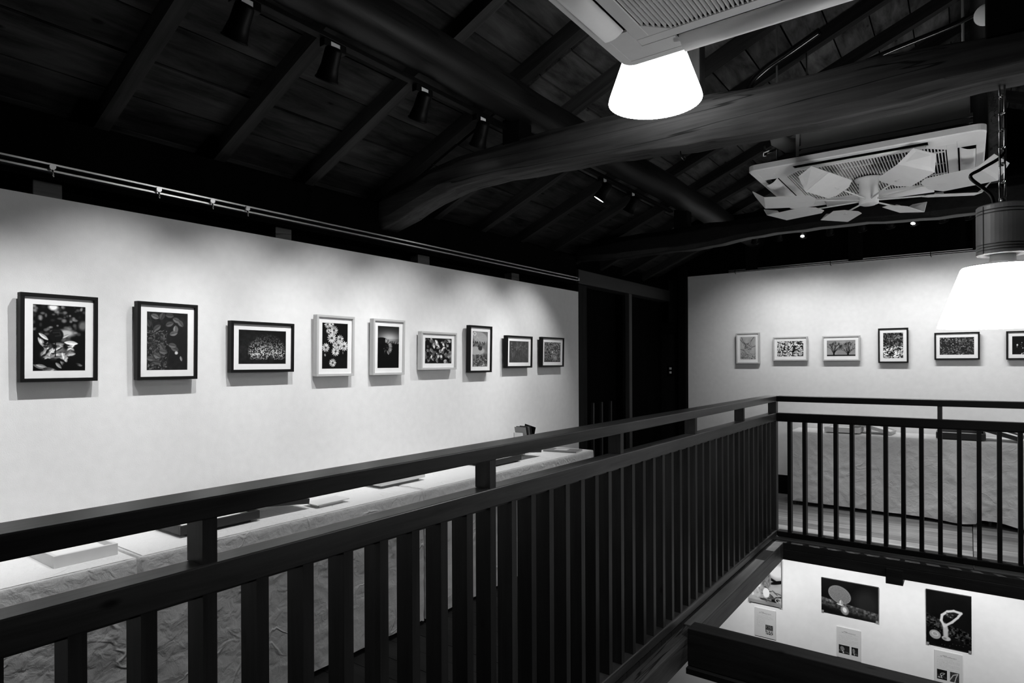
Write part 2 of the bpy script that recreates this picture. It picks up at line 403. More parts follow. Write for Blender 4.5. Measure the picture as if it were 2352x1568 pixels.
def balustrade_far():
    t = thing('balustrade', 'dark balustrade across the void in front of the far table', 'balustrade', (0.9, 5.16, FLOOR))
    def p(x0, x1, y0, y1, z0, z1): return box(x0 - 0.9, x1 - 0.9, y0 - 5.16, y1 - 5.16, z0 - FLOOR, z1 - FLOOR)
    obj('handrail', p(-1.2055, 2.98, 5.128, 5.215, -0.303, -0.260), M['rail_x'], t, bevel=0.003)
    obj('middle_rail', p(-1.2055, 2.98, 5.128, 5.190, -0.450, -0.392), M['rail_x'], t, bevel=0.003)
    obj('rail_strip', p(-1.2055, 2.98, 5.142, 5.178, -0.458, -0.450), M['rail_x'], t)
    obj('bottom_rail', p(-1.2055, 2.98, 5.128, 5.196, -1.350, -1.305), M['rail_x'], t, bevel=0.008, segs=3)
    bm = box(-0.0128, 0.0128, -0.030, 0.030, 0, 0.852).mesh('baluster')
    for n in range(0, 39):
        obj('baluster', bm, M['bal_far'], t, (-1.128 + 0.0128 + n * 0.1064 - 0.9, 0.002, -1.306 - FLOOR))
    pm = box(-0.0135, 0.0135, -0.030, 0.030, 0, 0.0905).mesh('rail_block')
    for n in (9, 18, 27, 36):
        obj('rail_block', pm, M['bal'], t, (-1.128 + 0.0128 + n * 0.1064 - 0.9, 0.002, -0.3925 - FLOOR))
    return t
balustrade_far()

# ------------------------------------------------------------------ roof: boards and rafters
ce = obj('ceiling', MB().add([(-3.1, -1.7, roof(-3.1) + 0.13), (RIDGE, -1.7, roof(RIDGE) + 0.13), (RIDGE, 7.1, roof(RIDGE) + 0.13), (-3.1, 7.1, roof(-3.1) + 0.13), (3.3, -1.7, roof(3.3) + 0.13), (3.3, 7.1, roof(3.3) + 0.13)],
                             [(0, 3, 2, 1), (1, 2, 5, 4)]), M['black'], kind='structure', label='dark pitched roof of smoked boards on rafters')
cl = math.hypot(1, RS); ang = math.atan(RS)
bw = 0.205
pb = box(-bw / 2 + 0.004, bw / 2 - 0.004, -2.19, 2.19, 0, 0.018).mesh('roof_board')
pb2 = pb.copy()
n = int(3.25 * cl / bw) + 1
for side in (-1, 1):
    for k in range(n):
        d = (k + 0.5) * bw / cl
        x = RIDGE + side * d
        for j, yc in enumerate((0.5, 4.9)):
            sh = ((k * 37) % 11 - 5) * 0.0
            obj('roof_board', pb2 if (j == 1 and k <= 11) else pb, M['roofboard_lit_tone' if (j == 1 and k <= 11) else 'roofboard'], ce, (x, yc + sh, roof(x) + 0.078 + random.uniform(0, 0.006)), (0, -ang * (1 if side < 0 else -1), 0))
RY = [1.07 + 0.497 * k for k in range(-5, 13)]
rl = 3.25 * cl
rm = box(-rl / 2, rl / 2, -0.028, 0.028, 0, 0.076).mesh('rafter')
for y in RY:
    for side in (-1, 1):
        x = RIDGE + side * 3.25 / 2
        zz = roof(x)
        obj('rafter', rm, M['rafter'], ce, (x, y, zz), (0, -ang * (1 if side < 0 else -1), 0))
# ridge board and purlins
def log(name, p0, p1, r, mat, label, cat='beam', flat=0.9, seg=24, n=14, wob=0.006, seed=1):
    rr = random.Random(seed); rings = []
    a = Vector(p0); b = Vector(p1)
    for k in range(seg + 1):
        c = a.lerp(b, k / seg) + Vector((rr.uniform(-wob, wob), 0, rr.uniform(-wob, wob)))
        q = r * (1 + rr.uniform(-0.03, 0.03))
        rings.append([c + Vector((math.copysign(abs(math.cos(t)) ** flat, math.cos(t)) * q, 0, math.copysign(abs(math.sin(t)) ** flat, math.sin(t)) * q)) for t in [2 * PI * i / n + 0.2 for i in range(n)]])
    rings = [list(reversed(x)) for x in rings]
    return obj(name, MB().loft(rings), mat, label=label, cat=cat)
log('roof_purlin', (-1.82, -1.6, 1.305), (-1.82, 6.93, 1.305), 0.088, M['purlin'], 'long round purlin with spotlight track, left of the near air conditioner', flat=0.75, seed=3)
log('ridge_purlin', (RIDGE, -1.6, 2.10), (RIDGE, 6.93, 2.10), 0.09, M['purlin'], 'round ridge purlin at the top of the roof', seed=4)
log('roof_purlin', (2.02, -1.6, 1.305), (2.02, 6.93, 1.305), 0.088, M['purlin'], 'round purlin on the right roof slope', seed=5)

# ------------------------------------------------------------------ curved tie beams
def tie_beam(name, label, prof, xe, tilt, mat):
    """prof: list of (x, zbottom, zmid, ztop, yfront, ymid, yrear)."""
    rings = []
    ctl = prof
    N = 60
    arr = np.array(ctl); xs_ = np.linspace(arr[0, 0], arr[-1, 0], N)
    def sm(col):
        v = np.interp(xs_, arr[:, 0], arr[:, col])
        k = np.array([1, 2, 3, 2, 1]) / 9.0
        vp = np.concatenate([[v[0]] * 2, v, [v[-1]] * 2])
        return np.convolve(vp, k, 'valid')
    zb, zm, zt, yf = sm(1), sm(2), sm(3), sm(4)
    for i in range(N):
        x = xs_[i]; w = tilt
        y0 = yf[i]
        j = lambda s: 0.004 * math.sin(x * 9 + s) + 0.003 * math.sin(x * 23 + 2 * s)
        top = zt[i]; bot = zb[i]; mid = zm[i]
        rings.append([(x, y0 + 0.012, bot + 0.004 + j(1)), (x, y0 - 0.008, mid + j(2)), (x, y0, top - 0.05 + j(3)), (x, y0 + 0.045, top + j(4)), (x, y0 + w - 0.045, top + j(5)),
                      (x, y0 + w, top - 0.05 + j(6)), (x, y0 + w + 0.006, mid), (x, y0 + w - 0.02, bot + 0.01 + j(7))])
    return obj(name, MB().loft(rings, smooth=False), mat, label=label, cat='beam', bevel=0.006)
B1 = [(-2.80, 0.775, 0.84, 0.99, 2.50), (-2.665, 0.80, 0.86, 1.03, 2.50), (-2.473, 0.888, 0.94, 1.08, 2.50), (-2.276, 0.940, 0.985, 1.11, 2.50), (-2.064, 0.944, 0.985, 1.130, 2.50), (-1.58, 0.940, 0.985, 1.122, 2.50),
      (-1.274, 0.920, 0.962, 1.129, 2.50), (-0.925, 0.902, 0.942, 1.105, 2.50), (-0.588, 0.878, 0.920, 1.078, 2.50), (-0.19, 0.885, 0.922, 1.078, 2.50), (0.143, 0.897, 0.931, 1.045, 2.50),
      (0.9, 0.90, 0.94, 1.06, 2.50), (2.2, 0.86, 0.92, 1.02, 2.50), (2.98, 0.80, 0.86, 0.95, 2.50)]
tie_beam('tie_beam', 'curved hewn tie beam crossing behind the near glowing lamp', B1, None, 0.17, M['beam'])
B2 = [(-2.80, 0.90, 0.95, 1.05, 4.80), (-2.3, 0.89, 0.93, 1.08, 4.80), (-1.72, 0.893, 0.93, 1.09, 4.80), (-1.07, 0.95, 0.985, 1.09, 4.80), (-0.5, 0.935, 0.97, 1.10, 4.80), (0.06, 0.912, 0.95, 1.11, 4.80), (0.9, 0.92, 0.96, 1.12, 4.80), (2.2, 0.88, 0.95, 1.05, 4.80), (2.98, 0.85, 0.9, 1.0, 4.80)]
tie_beam('tie_beam', 'far curved tie beam passing under the ceiling fan', B2, None, 0.16, M['purlin'])
obj('king_post', box(-1.905, -1.80, 2.53, 2.64, 1.10, 1.235), M['black'], label='short post between near tie beam and the left purlin', cat='post', bevel=0.004)
obj('king_post', box(-1.915, -1.805, 4.84, 4.94, 1.07, 1.235), M['black'], label='short post between far tie beam and the left purlin', cat='post', bevel=0.004)
obj('king_post', box(0.05, 0.19, 2.515, 2.655, 1.04, 2.005), M['black'], label='tall black ridge post standing on the near tie beam at the right', cat='post', bevel=0.004)
obj('king_post', box(0.105, 0.178, 4.83, 4.93, 1.09, 2.005), M['edge_y'], label='tall ridge post behind the second air conditioner', cat='post', bevel=0.004)
obj('roof_strut', box(-0.945, -0.895, 2.55, 2.62, 1.08, 1.74), wood('strut_wood', 0.06, 0.12, 'z', 0.6, 20, 0.3, knots=False), label='slender upright just right of the near glowing lamp shade', cat='post', bevel=0.003)

# ------------------------------------------------------------------ picture rails
pr = thing('picture_rail', 'twin aluminium hanging rail above the left picture wall', 'picture rail', (-2.775, 1.6, 0.74))
for z in (-0.012, 0.012):
    obj('rail_bar', box(-0.014, 0.015, -3.2, 3.16, z - 0.0045, z + 0.0045), M['alu'], pr, bevel=0.0015)
obj('rail_back', box(-0.014, -0.008, -3.2, 3.16, -0.02, 0.02), M['ac_d'], pr)
for y in (0.867, 1.245, 1.476, 1.646):
    hk = obj('rail_hook', MB().tube([(0.006, y - 1.6, 0.0), (0.03, y - 1.6, 0.0)], 0.011, 12), M['alu'], pr)
    obj('hook_wire', MB().tube([(0.026, y - 1.6, -0.008), (0.028, y - 1.6, -0.026), (0.024, y - 1.6 + 0.004, -0.036)], 0.0035, 6), M['chrome'], hk)
obj('rail_end', box(-0.01, 0.017, 3.162, 3.185, -0.012, 0.012), M['alu'], pr, bevel=0.002)
pr2 = thing('picture_rail', 'thin glinting hanging rail along the top of the far picture wall', 'picture rail', (0.2, YW - 0.012, 0.99))
for z in (-0.007, 0.009):
    obj('rail_bar', box(-2.3, 2.8, -0.008, 0.010, z - 0.0035, z + 0.0035), M['alu'], pr2, bevel=0.001)
for x in (-2.027, -1.10, -0.275):
    obj('rail_hook', MB().tube([(x - 0.2, -0.014, 0.01), (x - 0.2, -0.016, -0.02), (x - 0.2 + 0.008, -0.014, -0.035)], 0.003, 6), M['spot'], pr2)

# ------------------------------------------------------------------ drawing prints (flat print only)
class Im:
    def __init__(s, w, h, bg=0.02):
        s.w, s.h = w, h; s.a = np.full((h, w), float(bg))
        s.Y, s.X = np.mgrid[0:h, 0:w]; s.X = (s.X + .5) / w; s.Y = (s.Y + .5) / h; s.asp = h / w
    def blend(s, mask, val):
        s.a = s.a * (1 - mask) + val * mask; return s
    def ell(s, x, y, rx, ry, val, ang=0, soft=0.15, alpha=1.0, ring=False):
        dx = s.X - x; dy = (s.Y - y) * s.asp; c, q = math.cos(ang), math.sin(ang)
        u = (dx * c + dy * q) / rx; v = (-dx * q + dy * c) / ry
        r = np.sqrt(u * u + v * v)
        m = np.clip((1 - r) / max(soft, 1e-3) + 0.5, 0, 1)
        if ring: m = m * np.clip((r - 0.6) / 0.15, 0, 1)
        return s.blend(m * alpha, val)
    def leaf(s, x, y, l, w, val, ang, alpha=1.0, soft=0.2, vein=0.0):
        dx = s.X - x; dy = (s.Y - y) * s.asp; c, q = math.cos(ang), math.sin(ang)
        u = (dx * c + dy * q) / l; v = (-dx * q + dy * c) / w
        edge = np.clip(1 - u * u, 0, 1) ** 0.8
        m = np.clip((edge - np.abs(v)) / soft, 0, 1) * (np.abs(u) < 1)
        vv = val * (1 - vein * np.exp(-(v * 7) ** 2)) * (0.85 + 0.3 * (v > 0))
        s.a = s.a * (1 - m * alpha) + vv * m * alpha; return s
    def line(s, pts, wd, val, alpha=1.0):
        for (x0, y0), (x1, y1) in zip(pts, pts[1:]):
            dx, dy = x1 - x0, (y1 - y0) * s.asp; L2 = dx * dx + dy * dy + 1e-9
            t = np.clip(((s.X - x0) * dx + (s.Y - y0) * s.asp * dy) / L2, 0, 1)
            d = np.sqrt((s.X - x0 - t * dx) ** 2 + ((s.Y - y0) * s.asp - t * dy) ** 2)
            s.blend(np.clip((wd - d) / (wd * 0.6) + 0.3, 0, 1) * alpha, val)
        return s
    def noise(s, f, amp, oct=3, thr=None, mask=1.0):
        n = fbm(s.w, s.h, f, oct)
        if thr is not None: n = np.clip((n - thr) / 0.08, 0, 1)
        s.a = s.a + n * amp * mask; return s
    def out(s):
        return np.clip(s.a, 0.0, 1.0)

def fbm(w, h, f, oct=3):
    tot = np.zeros((h, w)); amp = 1; su = 0
    for o in range(oct):
        gx = max(2, int(f * 2 ** o)); gy = max(2, int(f * 2 ** o * h / w))
        gr = rng.random((gy + 2, gx + 2))
        yy = np.linspace(0, gy, h, endpoint=False)[:, None]; xx = np.linspace(0, gx, w, endpoint=False)[None, :]
        yi = yy.astype(int); xi = xx.astype(int); ty = yy - yi; tx = xx - xi
        ty = ty * ty * (3 - 2 * ty); tx = tx * tx * (3 - 2 * tx)
        v = (gr[yi, xi] * (1 - tx) + gr[yi, xi + 1] * tx) * (1 - ty) + (gr[yi + 1, xi] * (1 - tx) + gr[yi + 1, xi + 1] * tx) * ty
        tot += v * amp; su += amp; amp *= 0.5
    return tot / su

def U(a, b): return float(rng.uniform(a, b))

def pic_rosebud():
    i = Im(110, 160, 0.015)
    for _ in range(70): i.ell(U(0, 1), U(0, .45), U(.02, .05), U(.02, .045), U(.15, .85), 0, .9, .55)
    for _ in range(14): i.ell(U(.1, .8), U(.5, .8), U(.05, .12), U(.03, .07), U(.3, .7), U(0, 3), .9, .6)
    i.ell(.38, .03, .09, .07, .95, 0, .7); i.ell(.62, .42, .17, .08, .75, 0, .9); i.ell(.95, .3, .08, .1, .4, 0, .8)
    for _ in range(26): i.leaf(U(.15, .75), U(.55, .8), U(.05, .14), U(.02, .055), U(.35, .95), U(-1.2, 1.2), .85, .35)
    for _ in range(14): i.leaf(U(.2, .7), U(.58, .8), U(.03, .08), U(.01, .03), .03, U(-1.5, 1.5), .8)
    i.leaf(.2, .48, .12, .04, .8, .7); i.leaf(.6, .47, .1, .03, .7, -.5); i.leaf(.72, .57, .14, .05, .95, .1)
    i.ell(.44, .46, .13, .15, .05, .3, .15)
    i.line([(.38, .42), (.5, .41), (.52, .46), (.42, .47)], .012, .16); i.line([(.4, .38), (.52, .38)], .01, .12)
    i.line([(.42, .52), (.42, .78)], .012, .03)
    for _ in range(9): i.leaf(U(0, 1), U(.86, 1.0), U(.08, .15), U(.03, .05), U(.3, .8), U(-.6, .9), .8)
    i.ell(.7, .92, .16, .09, .01, 0, .4); return i
def pic_leaves():
    i = Im(110, 160, 0.03); i.noise(14, .12, 3)
    i.ell(.8, .6, .3, .5, .07, 0, .9, .8)
    for _ in range(260): i.leaf(U(0, .5), U(.32, 1), U(.015, .045), U(.008, .02), U(.04, .5), U(0, 3), .8)
    for _ in range(40): i.line([(U(0, .5), U(.4, 1)), (U(0, .6), U(.3, 1))], .004, U(.1, .35), .6)
    for x, y, a in [(.2, .08, .4), (.37, .07, 2), (.55, .05, .1), (.72, .13, .5), (.82, .18, .9), (.25, .27, -.7), (.55, .2, -.4), (.7, .29, 1.6), (.65, .36, -.3), (.05, .2, 1.2), (.68, .63, .4), (.62, .57, .2), (.38, .6, 1), (.4, .68, .2), (.25, .75, .5), (.25, .86, .2), (.1, .8, .2)]:
        i.leaf(x, y, .11, .07, U(.25, .5), a, .95, .2, .4)
    i.ell(.72, .70, .04, .04, .8, 0, .5); i.leaf(.84, .8, .07, .03, .5, 1.3); i.line([(.05, 0), (.2, .4), (.15, .9)], .008, .2); return i
def pic_bush():
    i = Im(170, 110, 0.02); i.noise(22, .14, 3, mask=(i.X < .6) * .8 + .2)
    m = np.clip((1 - np.sqrt(((i.X - .6) / .42) ** 2 + ((i.Y - .62) / .55) ** 2)) / .15, 0, 1) * (i.Y < .86)
    sp = rng.random((i.h, i.w)); sp2 = fbm(i.w, i.h, 70, 1)
    i.a = i.a * (1 - m * .3) + m * np.clip((sp2 - .45) * 4.5, 0, 1) * (0.30 + .45 * np.clip(1 - abs(i.Y - .68) * 2.5, 0, 1))
    i.ell(.68, .93, .05, .13, .12, 0, .3, .8); i.a *= np.clip(1.15 - np.abs(i.Y - .6) * 1.2, 0.1, 1); return i
def daisy(i, x, y, r, n=13, tone=.85, squash=1.0):
    a0 = U(0, 6)
    for k in range(n):
        a = a0 + 2 * PI * k / n
        i.leaf(x + math.cos(a) * r * .6, y + math.sin(a) * r * .6 / i.asp * squash, r * .45, r * .17, tone * U(.7, 1.1), a, .95, .25)
    i.ell(x, y, r * .25, r * .22, .22, 0, .3)
def pic_daisies():
    i = Im(100, 150, 0.008)
    i.line([(.6, .55), (.5, .7), (.45, .85)], .008, .12); i.line([(.45, .3), (.5, .5)], .006, .1); i.line([(.1, .6), (.4, .72)], .006, .14)
    for x, y, r in [(.22, .04, .13), (.36, .03, .1), (.46, .16, .16), (.25, .18, .09), (.38, .33, .18), (.7, .35, .15), (.64, .48, .17), (.86, .5, .17), (.15, .54, .15), (.53, .62, .16), (.42, .87, .14), (.5, .48, .1)]:
        daisy(i, x, y, r)
    i.leaf(.13, .7, .05, .03, .6, 1.3); i.leaf(.82, .65, .05, .02, .4, 1.5); i.noise(20, .05, 2, mask=(i.Y > .75) * (i.X > .5)); return i
def pic_sunflower():
    i = Im(90, 140, 0.006)
    gl = np.exp(-((i.X - .55) / .5) ** 2 - ((i.Y - .30) / .16) ** 2) * .62 * (i.Y < .42) + .10 * (i.Y < .3); i.a += gl
    i.ell(.5, .87, 1.1, .76, .005, 0, .02)
    i.ell(.2, .40, .34, .2, .006, 0, .05)
    for k in range(20):
        a = -2.6 + k * .19; i.leaf(.35 + math.cos(a) * .26, .50 + math.sin(a) * .16, .09, .028, .03 if a < -1.6 else U(.3, .7), a)
    for k in range(9): i.leaf(.62 + .055 * k, .385 - .01 * math.sin(k), .06, .022, U(.15, .55), -1.5 + .1 * k)
    for _ in range(25): i.leaf(U(.3, .6), U(.45, .65), .03, .012, U(.05, .5), U(0, 3), .7)
    return i
def pic_petals():
    i = Im(120, 95, 0.02); i.noise(9, .3, 2, .55)
    for _ in range(45):
        x, y = U(0, 1), U(.02, .98)
        i.leaf(x, y, U(.05, .09), U(.03, .055), U(.3, .95), U(0, 3), .9, .25, .3)
    for _ in range(22): i.leaf(U(0, 1), U(0, 1), U(.04, .09), U(.02, .05), .01, U(0, 3), .9)
    for _ in range(10): i.leaf(U(.2, .8), U(.1, .8), .06, .035, .95, U(0, 3), .9, .25, .2)
    return i
def pic_lotus():
    i = Im(85, 140, 0.35); i.noise(4, .15, 3)
    i.ell(.5, .17, .5, .26, .62, .2, .2); i.ell(.15, .07, .1, .08, .95, 0, .5, ring=True); i.ell(.3, .55, .5, .2, .66, 0, .2); i.ell(.9, .78, .25, .25, .3, 0, .3)
    for _ in range(14): i.line([(.3, .17), (U(0, 1), U(0, .38))], .006, .75, .6)
    for _ in range(16): i.leaf(U(0, 1), U(.3, .44), .08, .03, U(.08, .3), U(0, 3))
    i.ell(.52, .48, .13, .1, .22, 0, .2)
    for k in range(9): i.leaf(.42 + .025 * k, .46, .09, .02, .1 + .06 * (k % 3), -1.8 + .08 * k)
    i.line([(.52, .55), (.4, .95)], .02, .6)
    for _ in range(60): i.leaf(U(0, 1), U(.66, 1), U(.05, .1), U(.02, .04), U(.02, .3), U(0, 3), .8)
    for _ in range(10): i.leaf(U(0, 1), U(.75, 1), .07, .02, .75, U(0, 3), .8)
    return i
def pic_grass():
    i = Im(100, 75, .16); i.noise(10, .14, 3)
    for _ in range(90):
        x = U(0, 1); y = U(.2, .9); i.line([(x, y), (x + U(-.06, .06), y - U(.15, .35))], .006, U(.08, .55), .7)
    for _ in range(25): i.leaf(U(0, 1), U(.05, .45), .04, .018, U(.35, .6), U(0, 3), .7)
    i.noise(40, .1, 2); i.a *= .85; return i
def pic_pond():
    i = Im(90, 72, .13); i.noise(40, .45, 2, .55); i.noise(14, .1, 2)
    for _ in range(40): i.ell(U(0, 1), U(.2, 1), U(.02, .05), U(.008, .02), U(.1, .6), 0, .4, .8)
    i.ell(.66, .8, .14, .12, .55, .4, .2, ring=True); i.ell(.68, .82, .1, .07, .6, .4, .3); i.ell(.5, .5, .04, .05, .8, 0, .5)
    i.blend(np.clip(i.Y * 4 - 3.1, 0, 1) * .5, .05); return i
def branchy(i, x, y, a, l, wd, dep, val):
    if dep == 0 or l < .01: return
    x1 = x + math.cos(a) * l; y1 = y + math.sin(a) * l / i.asp
    i.line([(x, y), (x1, y1)], wd, val)
    for _ in range(2 if dep > 2 else 3): branchy(i, x1, y1, a + U(-.6, .6), l * U(.65, .85), wd * .68, dep - 1, val)
def pic_branches():
    i = Im(70, 100, .62); i.noise(5, .12, 2)
    for p in [(.0, .1, .9), (.1, 0, 1.3), (.9, .0, 2.2), (.0, .55, .2), (1, .4, 2.8)]: branchy(i, p[0], p[1], p[2], .2, .014, 6, .08)
    i.blend(np.clip(fbm(70, 100, 30, 2) - .42, 0, .3) * 3 * np.clip(i.Y * 2 - 1.2, 0, 1), .06); return i
def pic_blossom():
    i = Im(90, 62, .03); i.noise(24, .8, 2, .5)
    for x, y in [(.12, .25), (.14, .85), (.42, .86), (.38, .15), (.72, .72), (.9, .6), (.88, .85), (.1, .5)]: i.ell(x, y, .07, .07, .75, 0, .4, .85); i.ell(x, y, .02, .02, .3)
    i.noise(50, .25, 1, .6); return i
def pic_trees():
    i = Im(96, 62, .52); i.noise(5, .12, 3)
    for tx, sp in [(.25, .75), (.74, .95)]:
        for k in range(7): branchy(i, tx + U(-.01, .01), .85, -PI / 2 + (k - 3) * .24 * sp, .14, .011, 6, .05)
        i.line([(tx, .95), (tx, .8)], .03, .04)
    i.blend((i.Y > .9) * .95, .04); i.blend((i.Y > .965) * 1., .35); return i
def pic_contrast():
    i = Im(80, 112, .02); n = fbm(80, 112, 18, 3)
    i.a += np.clip((n - .52) * 14, 0, 1) * np.where(i.Y > .55, .9, .35) * (.5 + .5 * fbm(80, 112, 5, 2) * 1.6)
    for _ in range(45): i.leaf(U(0, 1), U(.5, 1), U(.03, .06), U(.012, .025), U(.6, 1), U(0, 3), .9)
    i.noise(40, .35, 1, .66); return i
def pic_ripples():
    i = Im(110, 62, .07); i.noise(20, .16, 3); i.noise(34, .35, 2, .62)
    for _ in range(28): i.ell(U(0, 1), U(0, 1), .013, .012, U(.6, .95), 0, .5)
    for _ in range(40): i.ell(U(0, 1), U(0, 1), U(.03, .06), U(.006, .012), .02, U(-.3, .3), .5, .6)
    return i
def pic_night():
    i = Im(100, 62, .006)
    for _ in range(26): i.ell(U(.12, .8), U(.35, 1), U(.008, .02), U(.008, .02), U(.3, .95), 0, .5)
    i.ell(.14, .48, .02, .03, .95, 0, .5); i.noise(30, .05, 2, .5, mask=i.Y > .6); return i
def pic_stump():
    i = Im(120, 170, .45); i.noise(3, .35, 2)
    i.ell(.88, .25, .3, .18, .85, 0, .5); i.ell(.65, .42, .28, .04, .04, .35, .5); i.ell(.9, .48, .25, .05, .03, -.3, .5)
    i.ell(.55, .45, .15, .3, .5, 0, .15)
    for _ in range(120): i.line([(U(.42, .68), U(.32, .6)), (U(.42, .68), U(.34, .62))], .004, U(.1, .75), .5)
    for _ in range(30): i.leaf(U(.4, 1), U(.58, .9), U(.06, .14), U(.01, .03), U(.0, .3), U(-.5, .8), .8)
    for _ in range(18): i.ell(U(0, .42), U(.6, .82), U(.05, .12), U(.03, .08), U(.6, .98), U(0, 3), .3, .8)
    i.ell(.55, .74, .1, .15, .93, 0, .2); i.ell(.8, .88, .1, .05, .03, 0, .3); i.ell(.9, .86, .09, .07, .75, 0, .3, ring=True)
    for _ in range(60): i.line([(U(0, 1), U(.82, 1)), (U(0, 1), U(.82, 1))], .003, U(.05, .8), .12)
    i.blend((i.Y > .93) * .6, .5); return i
def pic_fungus():
    i = Im(170, 115, .02); i.noise(3, .07, 2)
    i.ell(.8, .55, .2, .25, .18, -.2, .8, .6)
    yl = .55 + .2 * i.X; m = np.clip((i.Y - yl) / .02, 0, 1) * np.clip((yl + .32 - i.Y) / .1, 0, 1)
    i.a = i.a * (1 - m) + m * (.08 + .40 * fbm(170, 115, 30, 4) ** 1.6 * 1.6 * np.clip(1.25 - (i.Y - yl) * 4, .2, 1))
    i.ell(.33, .41, .21, .165, .52, .45, .06)
    dx, dy = (i.X - .33), (i.Y - .41) * i.asp; rr = np.hypot(dx, dy)
    m2 = np.clip((1 - np.sqrt(((dx * .9 + dy * .43) / .2) ** 2 + ((-dx * .43 + dy * .9) / .155) ** 2)) / .1, 0, 1)
    dots = (np.sin(rr * 150) * np.sin(np.arctan2(dy, dx) * 26) > .1)
    i.blend(m2 * dots * .5, .22)
    i.leaf(.36, .64, .06, .04, .7, 1.5); i.leaf(.34, .69, .07, .015, .85, .1)
    i.ell(.42, .84, .07, .09, .55, -.3, .3); i.ell(.42, .83, .035, .05, .9, -.3, .3); return i
def pic_stinkhorn():
    i = Im(120, 172, .012); i.noise(3, .05, 2)
    yl = .42 + .25 * i.X; m = np.clip((i.Y - yl) / .03, 0, 1) * np.clip((yl + .26 - i.Y) / .06, 0, 1)
    i.a = i.a * (1 - m) + m * np.clip(fbm(120, 172, 26, 4) - .34, 0, 1) * .75
    i.ell(.6, .37, .2, .05, .10, -.5, .4)
    i.line([(.44, .78), (.44, .68), (.42, .60)], .062, .72)
    i.line([(.41, .62), (.34, .52), (.36, .42), (.48, .34), (.62, .31), (.78, .33)], .034, .82)
    i.line([(.44, .60), (.58, .52), (.70, .42), (.78, .33)], .032, .80)
    for _ in range(14): i.ell(U(.46, .62), U(.36, .44), .02, .018, U(.1, .5), 0, .4)
    i.line([(.5, .52), (.68, .4)], .012, .03)
    i.ell(.45, .835, .10, .06, .7, .1, .25); i.ell(.42, .84, .04, .03, .5)
    i.ell(.2, .80, .13, .115, .6, .3, .12); i.ell(.2, .79, .08, .06, .75, .3, .2, ring=True)
    for _ in range(8): i.ell(U(.1, .9), U(.86, .97), .012, .01, .2)
    return i
def caption(n):
    w, h = 126, 178; i = Im(w, h, .80); a = i.a
    def tl(x0, x1, y, dark=.3, dens=.75, th=1):
        X0, X1, Yc = int(x0 * w), int(x1 * w), int(y * h)
        a[Yc:Yc + th, X0:X1] = np.where(rng.random((th, X1 - X0)) < dens, dark + rng.random((th, X1 - X0)) * .25, .8)
    tl(.30, .46, .125, .15, .95, 2); tl(.50, .66, .125, .5, .6)
    tl(.22, .30, .155, .15, .9, 2); tl(.34, .80, .155, .2, .9, 2)
    tl(.10, .92, .195, .55, 1); tl(.36, .66, .225, .5, .8)
    rows = [(0.26 + k * .033) for k in range(9)]
    for k, y in enumerate(rows):
        if n == 0 and k > 3: tl(.10, .52, y, .45, .6)
        else: tl(.10, .90 if k % 4 != 3 else U(.4, .8), y, .45, .65)
    def sub(im, x, y, wd, ht):
        X0, Y0, X1, Y1 = int(x * w), int(y * h), int((x + wd) * w), int((y + ht) * h)
        b = im.out(); yi = (np.linspace(0, b.shape[0] - 1, Y1 - Y0)).astype(int); xi = (np.linspace(0, b.shape[1] - 1, X1 - X0)).astype(int)
        a[Y0:Y1, X0:X1] = b[np.ix_(yi, xi)]
    if n == 0:
        for k in range(9, 13): tl(.10, .50, .26 + k * .033, .5, .5)
        sub(pic_contrast(), .52, .54, .36, .34)
    elif n == 1:
        sub(pic_fungus(), .10, .58, .44, .28); sub(pic_fungus(), .62, .58, .27, .27)
    else:
        sub(pic_stinkhorn(), .10, .57, .36, .30); 
        j = Im(60, 60, .05); j.noise(16, .3, 3); j.line([(.0, .8), (.35, .3), (.85, .1)], .06, .7); j.line([(.85, .1), (.65, .5), (.5, 1)], .06, .7); sub(j, .56, .57, .32, .30)
    return i

def print_mesh(name, img, w, h):
    """flat sheet in local XZ plane, centred, facing -Y, print stored per vertex."""
    a = np.clip(img.out(), 0, 1); H, Wd = a.shape
    lin = np.where(a <= .04045, a / 12.92, ((a + .055) / 1.055) ** 2.4)
    xs_ = np.linspace(-w / 2, w / 2, Wd); zs_ = np.linspace(h / 2, -h / 2, H)
    vx, vz = np.meshgrid(xs_, zs_)
    co = np.zeros((H * Wd, 3)); co[:, 0] = vx.ravel(); co[:, 2] = vz.ravel()
    idx = np.arange(H * Wd).reshape(H, Wd)
    q = np.stack([idx[1:, :-1], idx[1:, 1:], idx[:-1, 1:], idx[:-1, :-1]], -1).reshape(-1, 4)
    m = bpy.data.meshes.new(name)
    m.vertices.add(H * Wd); m.vertices.foreach_set('co', co.ravel())
    m.loops.add(q.size); m.loops.foreach_set('vertex_index', q.ravel())
    m.polygons.add(len(q)); m.polygons.foreach_set('loop_start', np.arange(0, q.size, 4)); m.polygons.foreach_set('loop_total', np.full(len(q), 4))
    m.update(calc_edges=True)
    at = m.color_attributes.new('print', 'FLOAT_COLOR', 'POINT')
    col = np.ones((H * Wd, 4)); col[:, :3] = lin.ravel()[:, None]
    at.data.foreach_set('color', col.ravel())
    return m

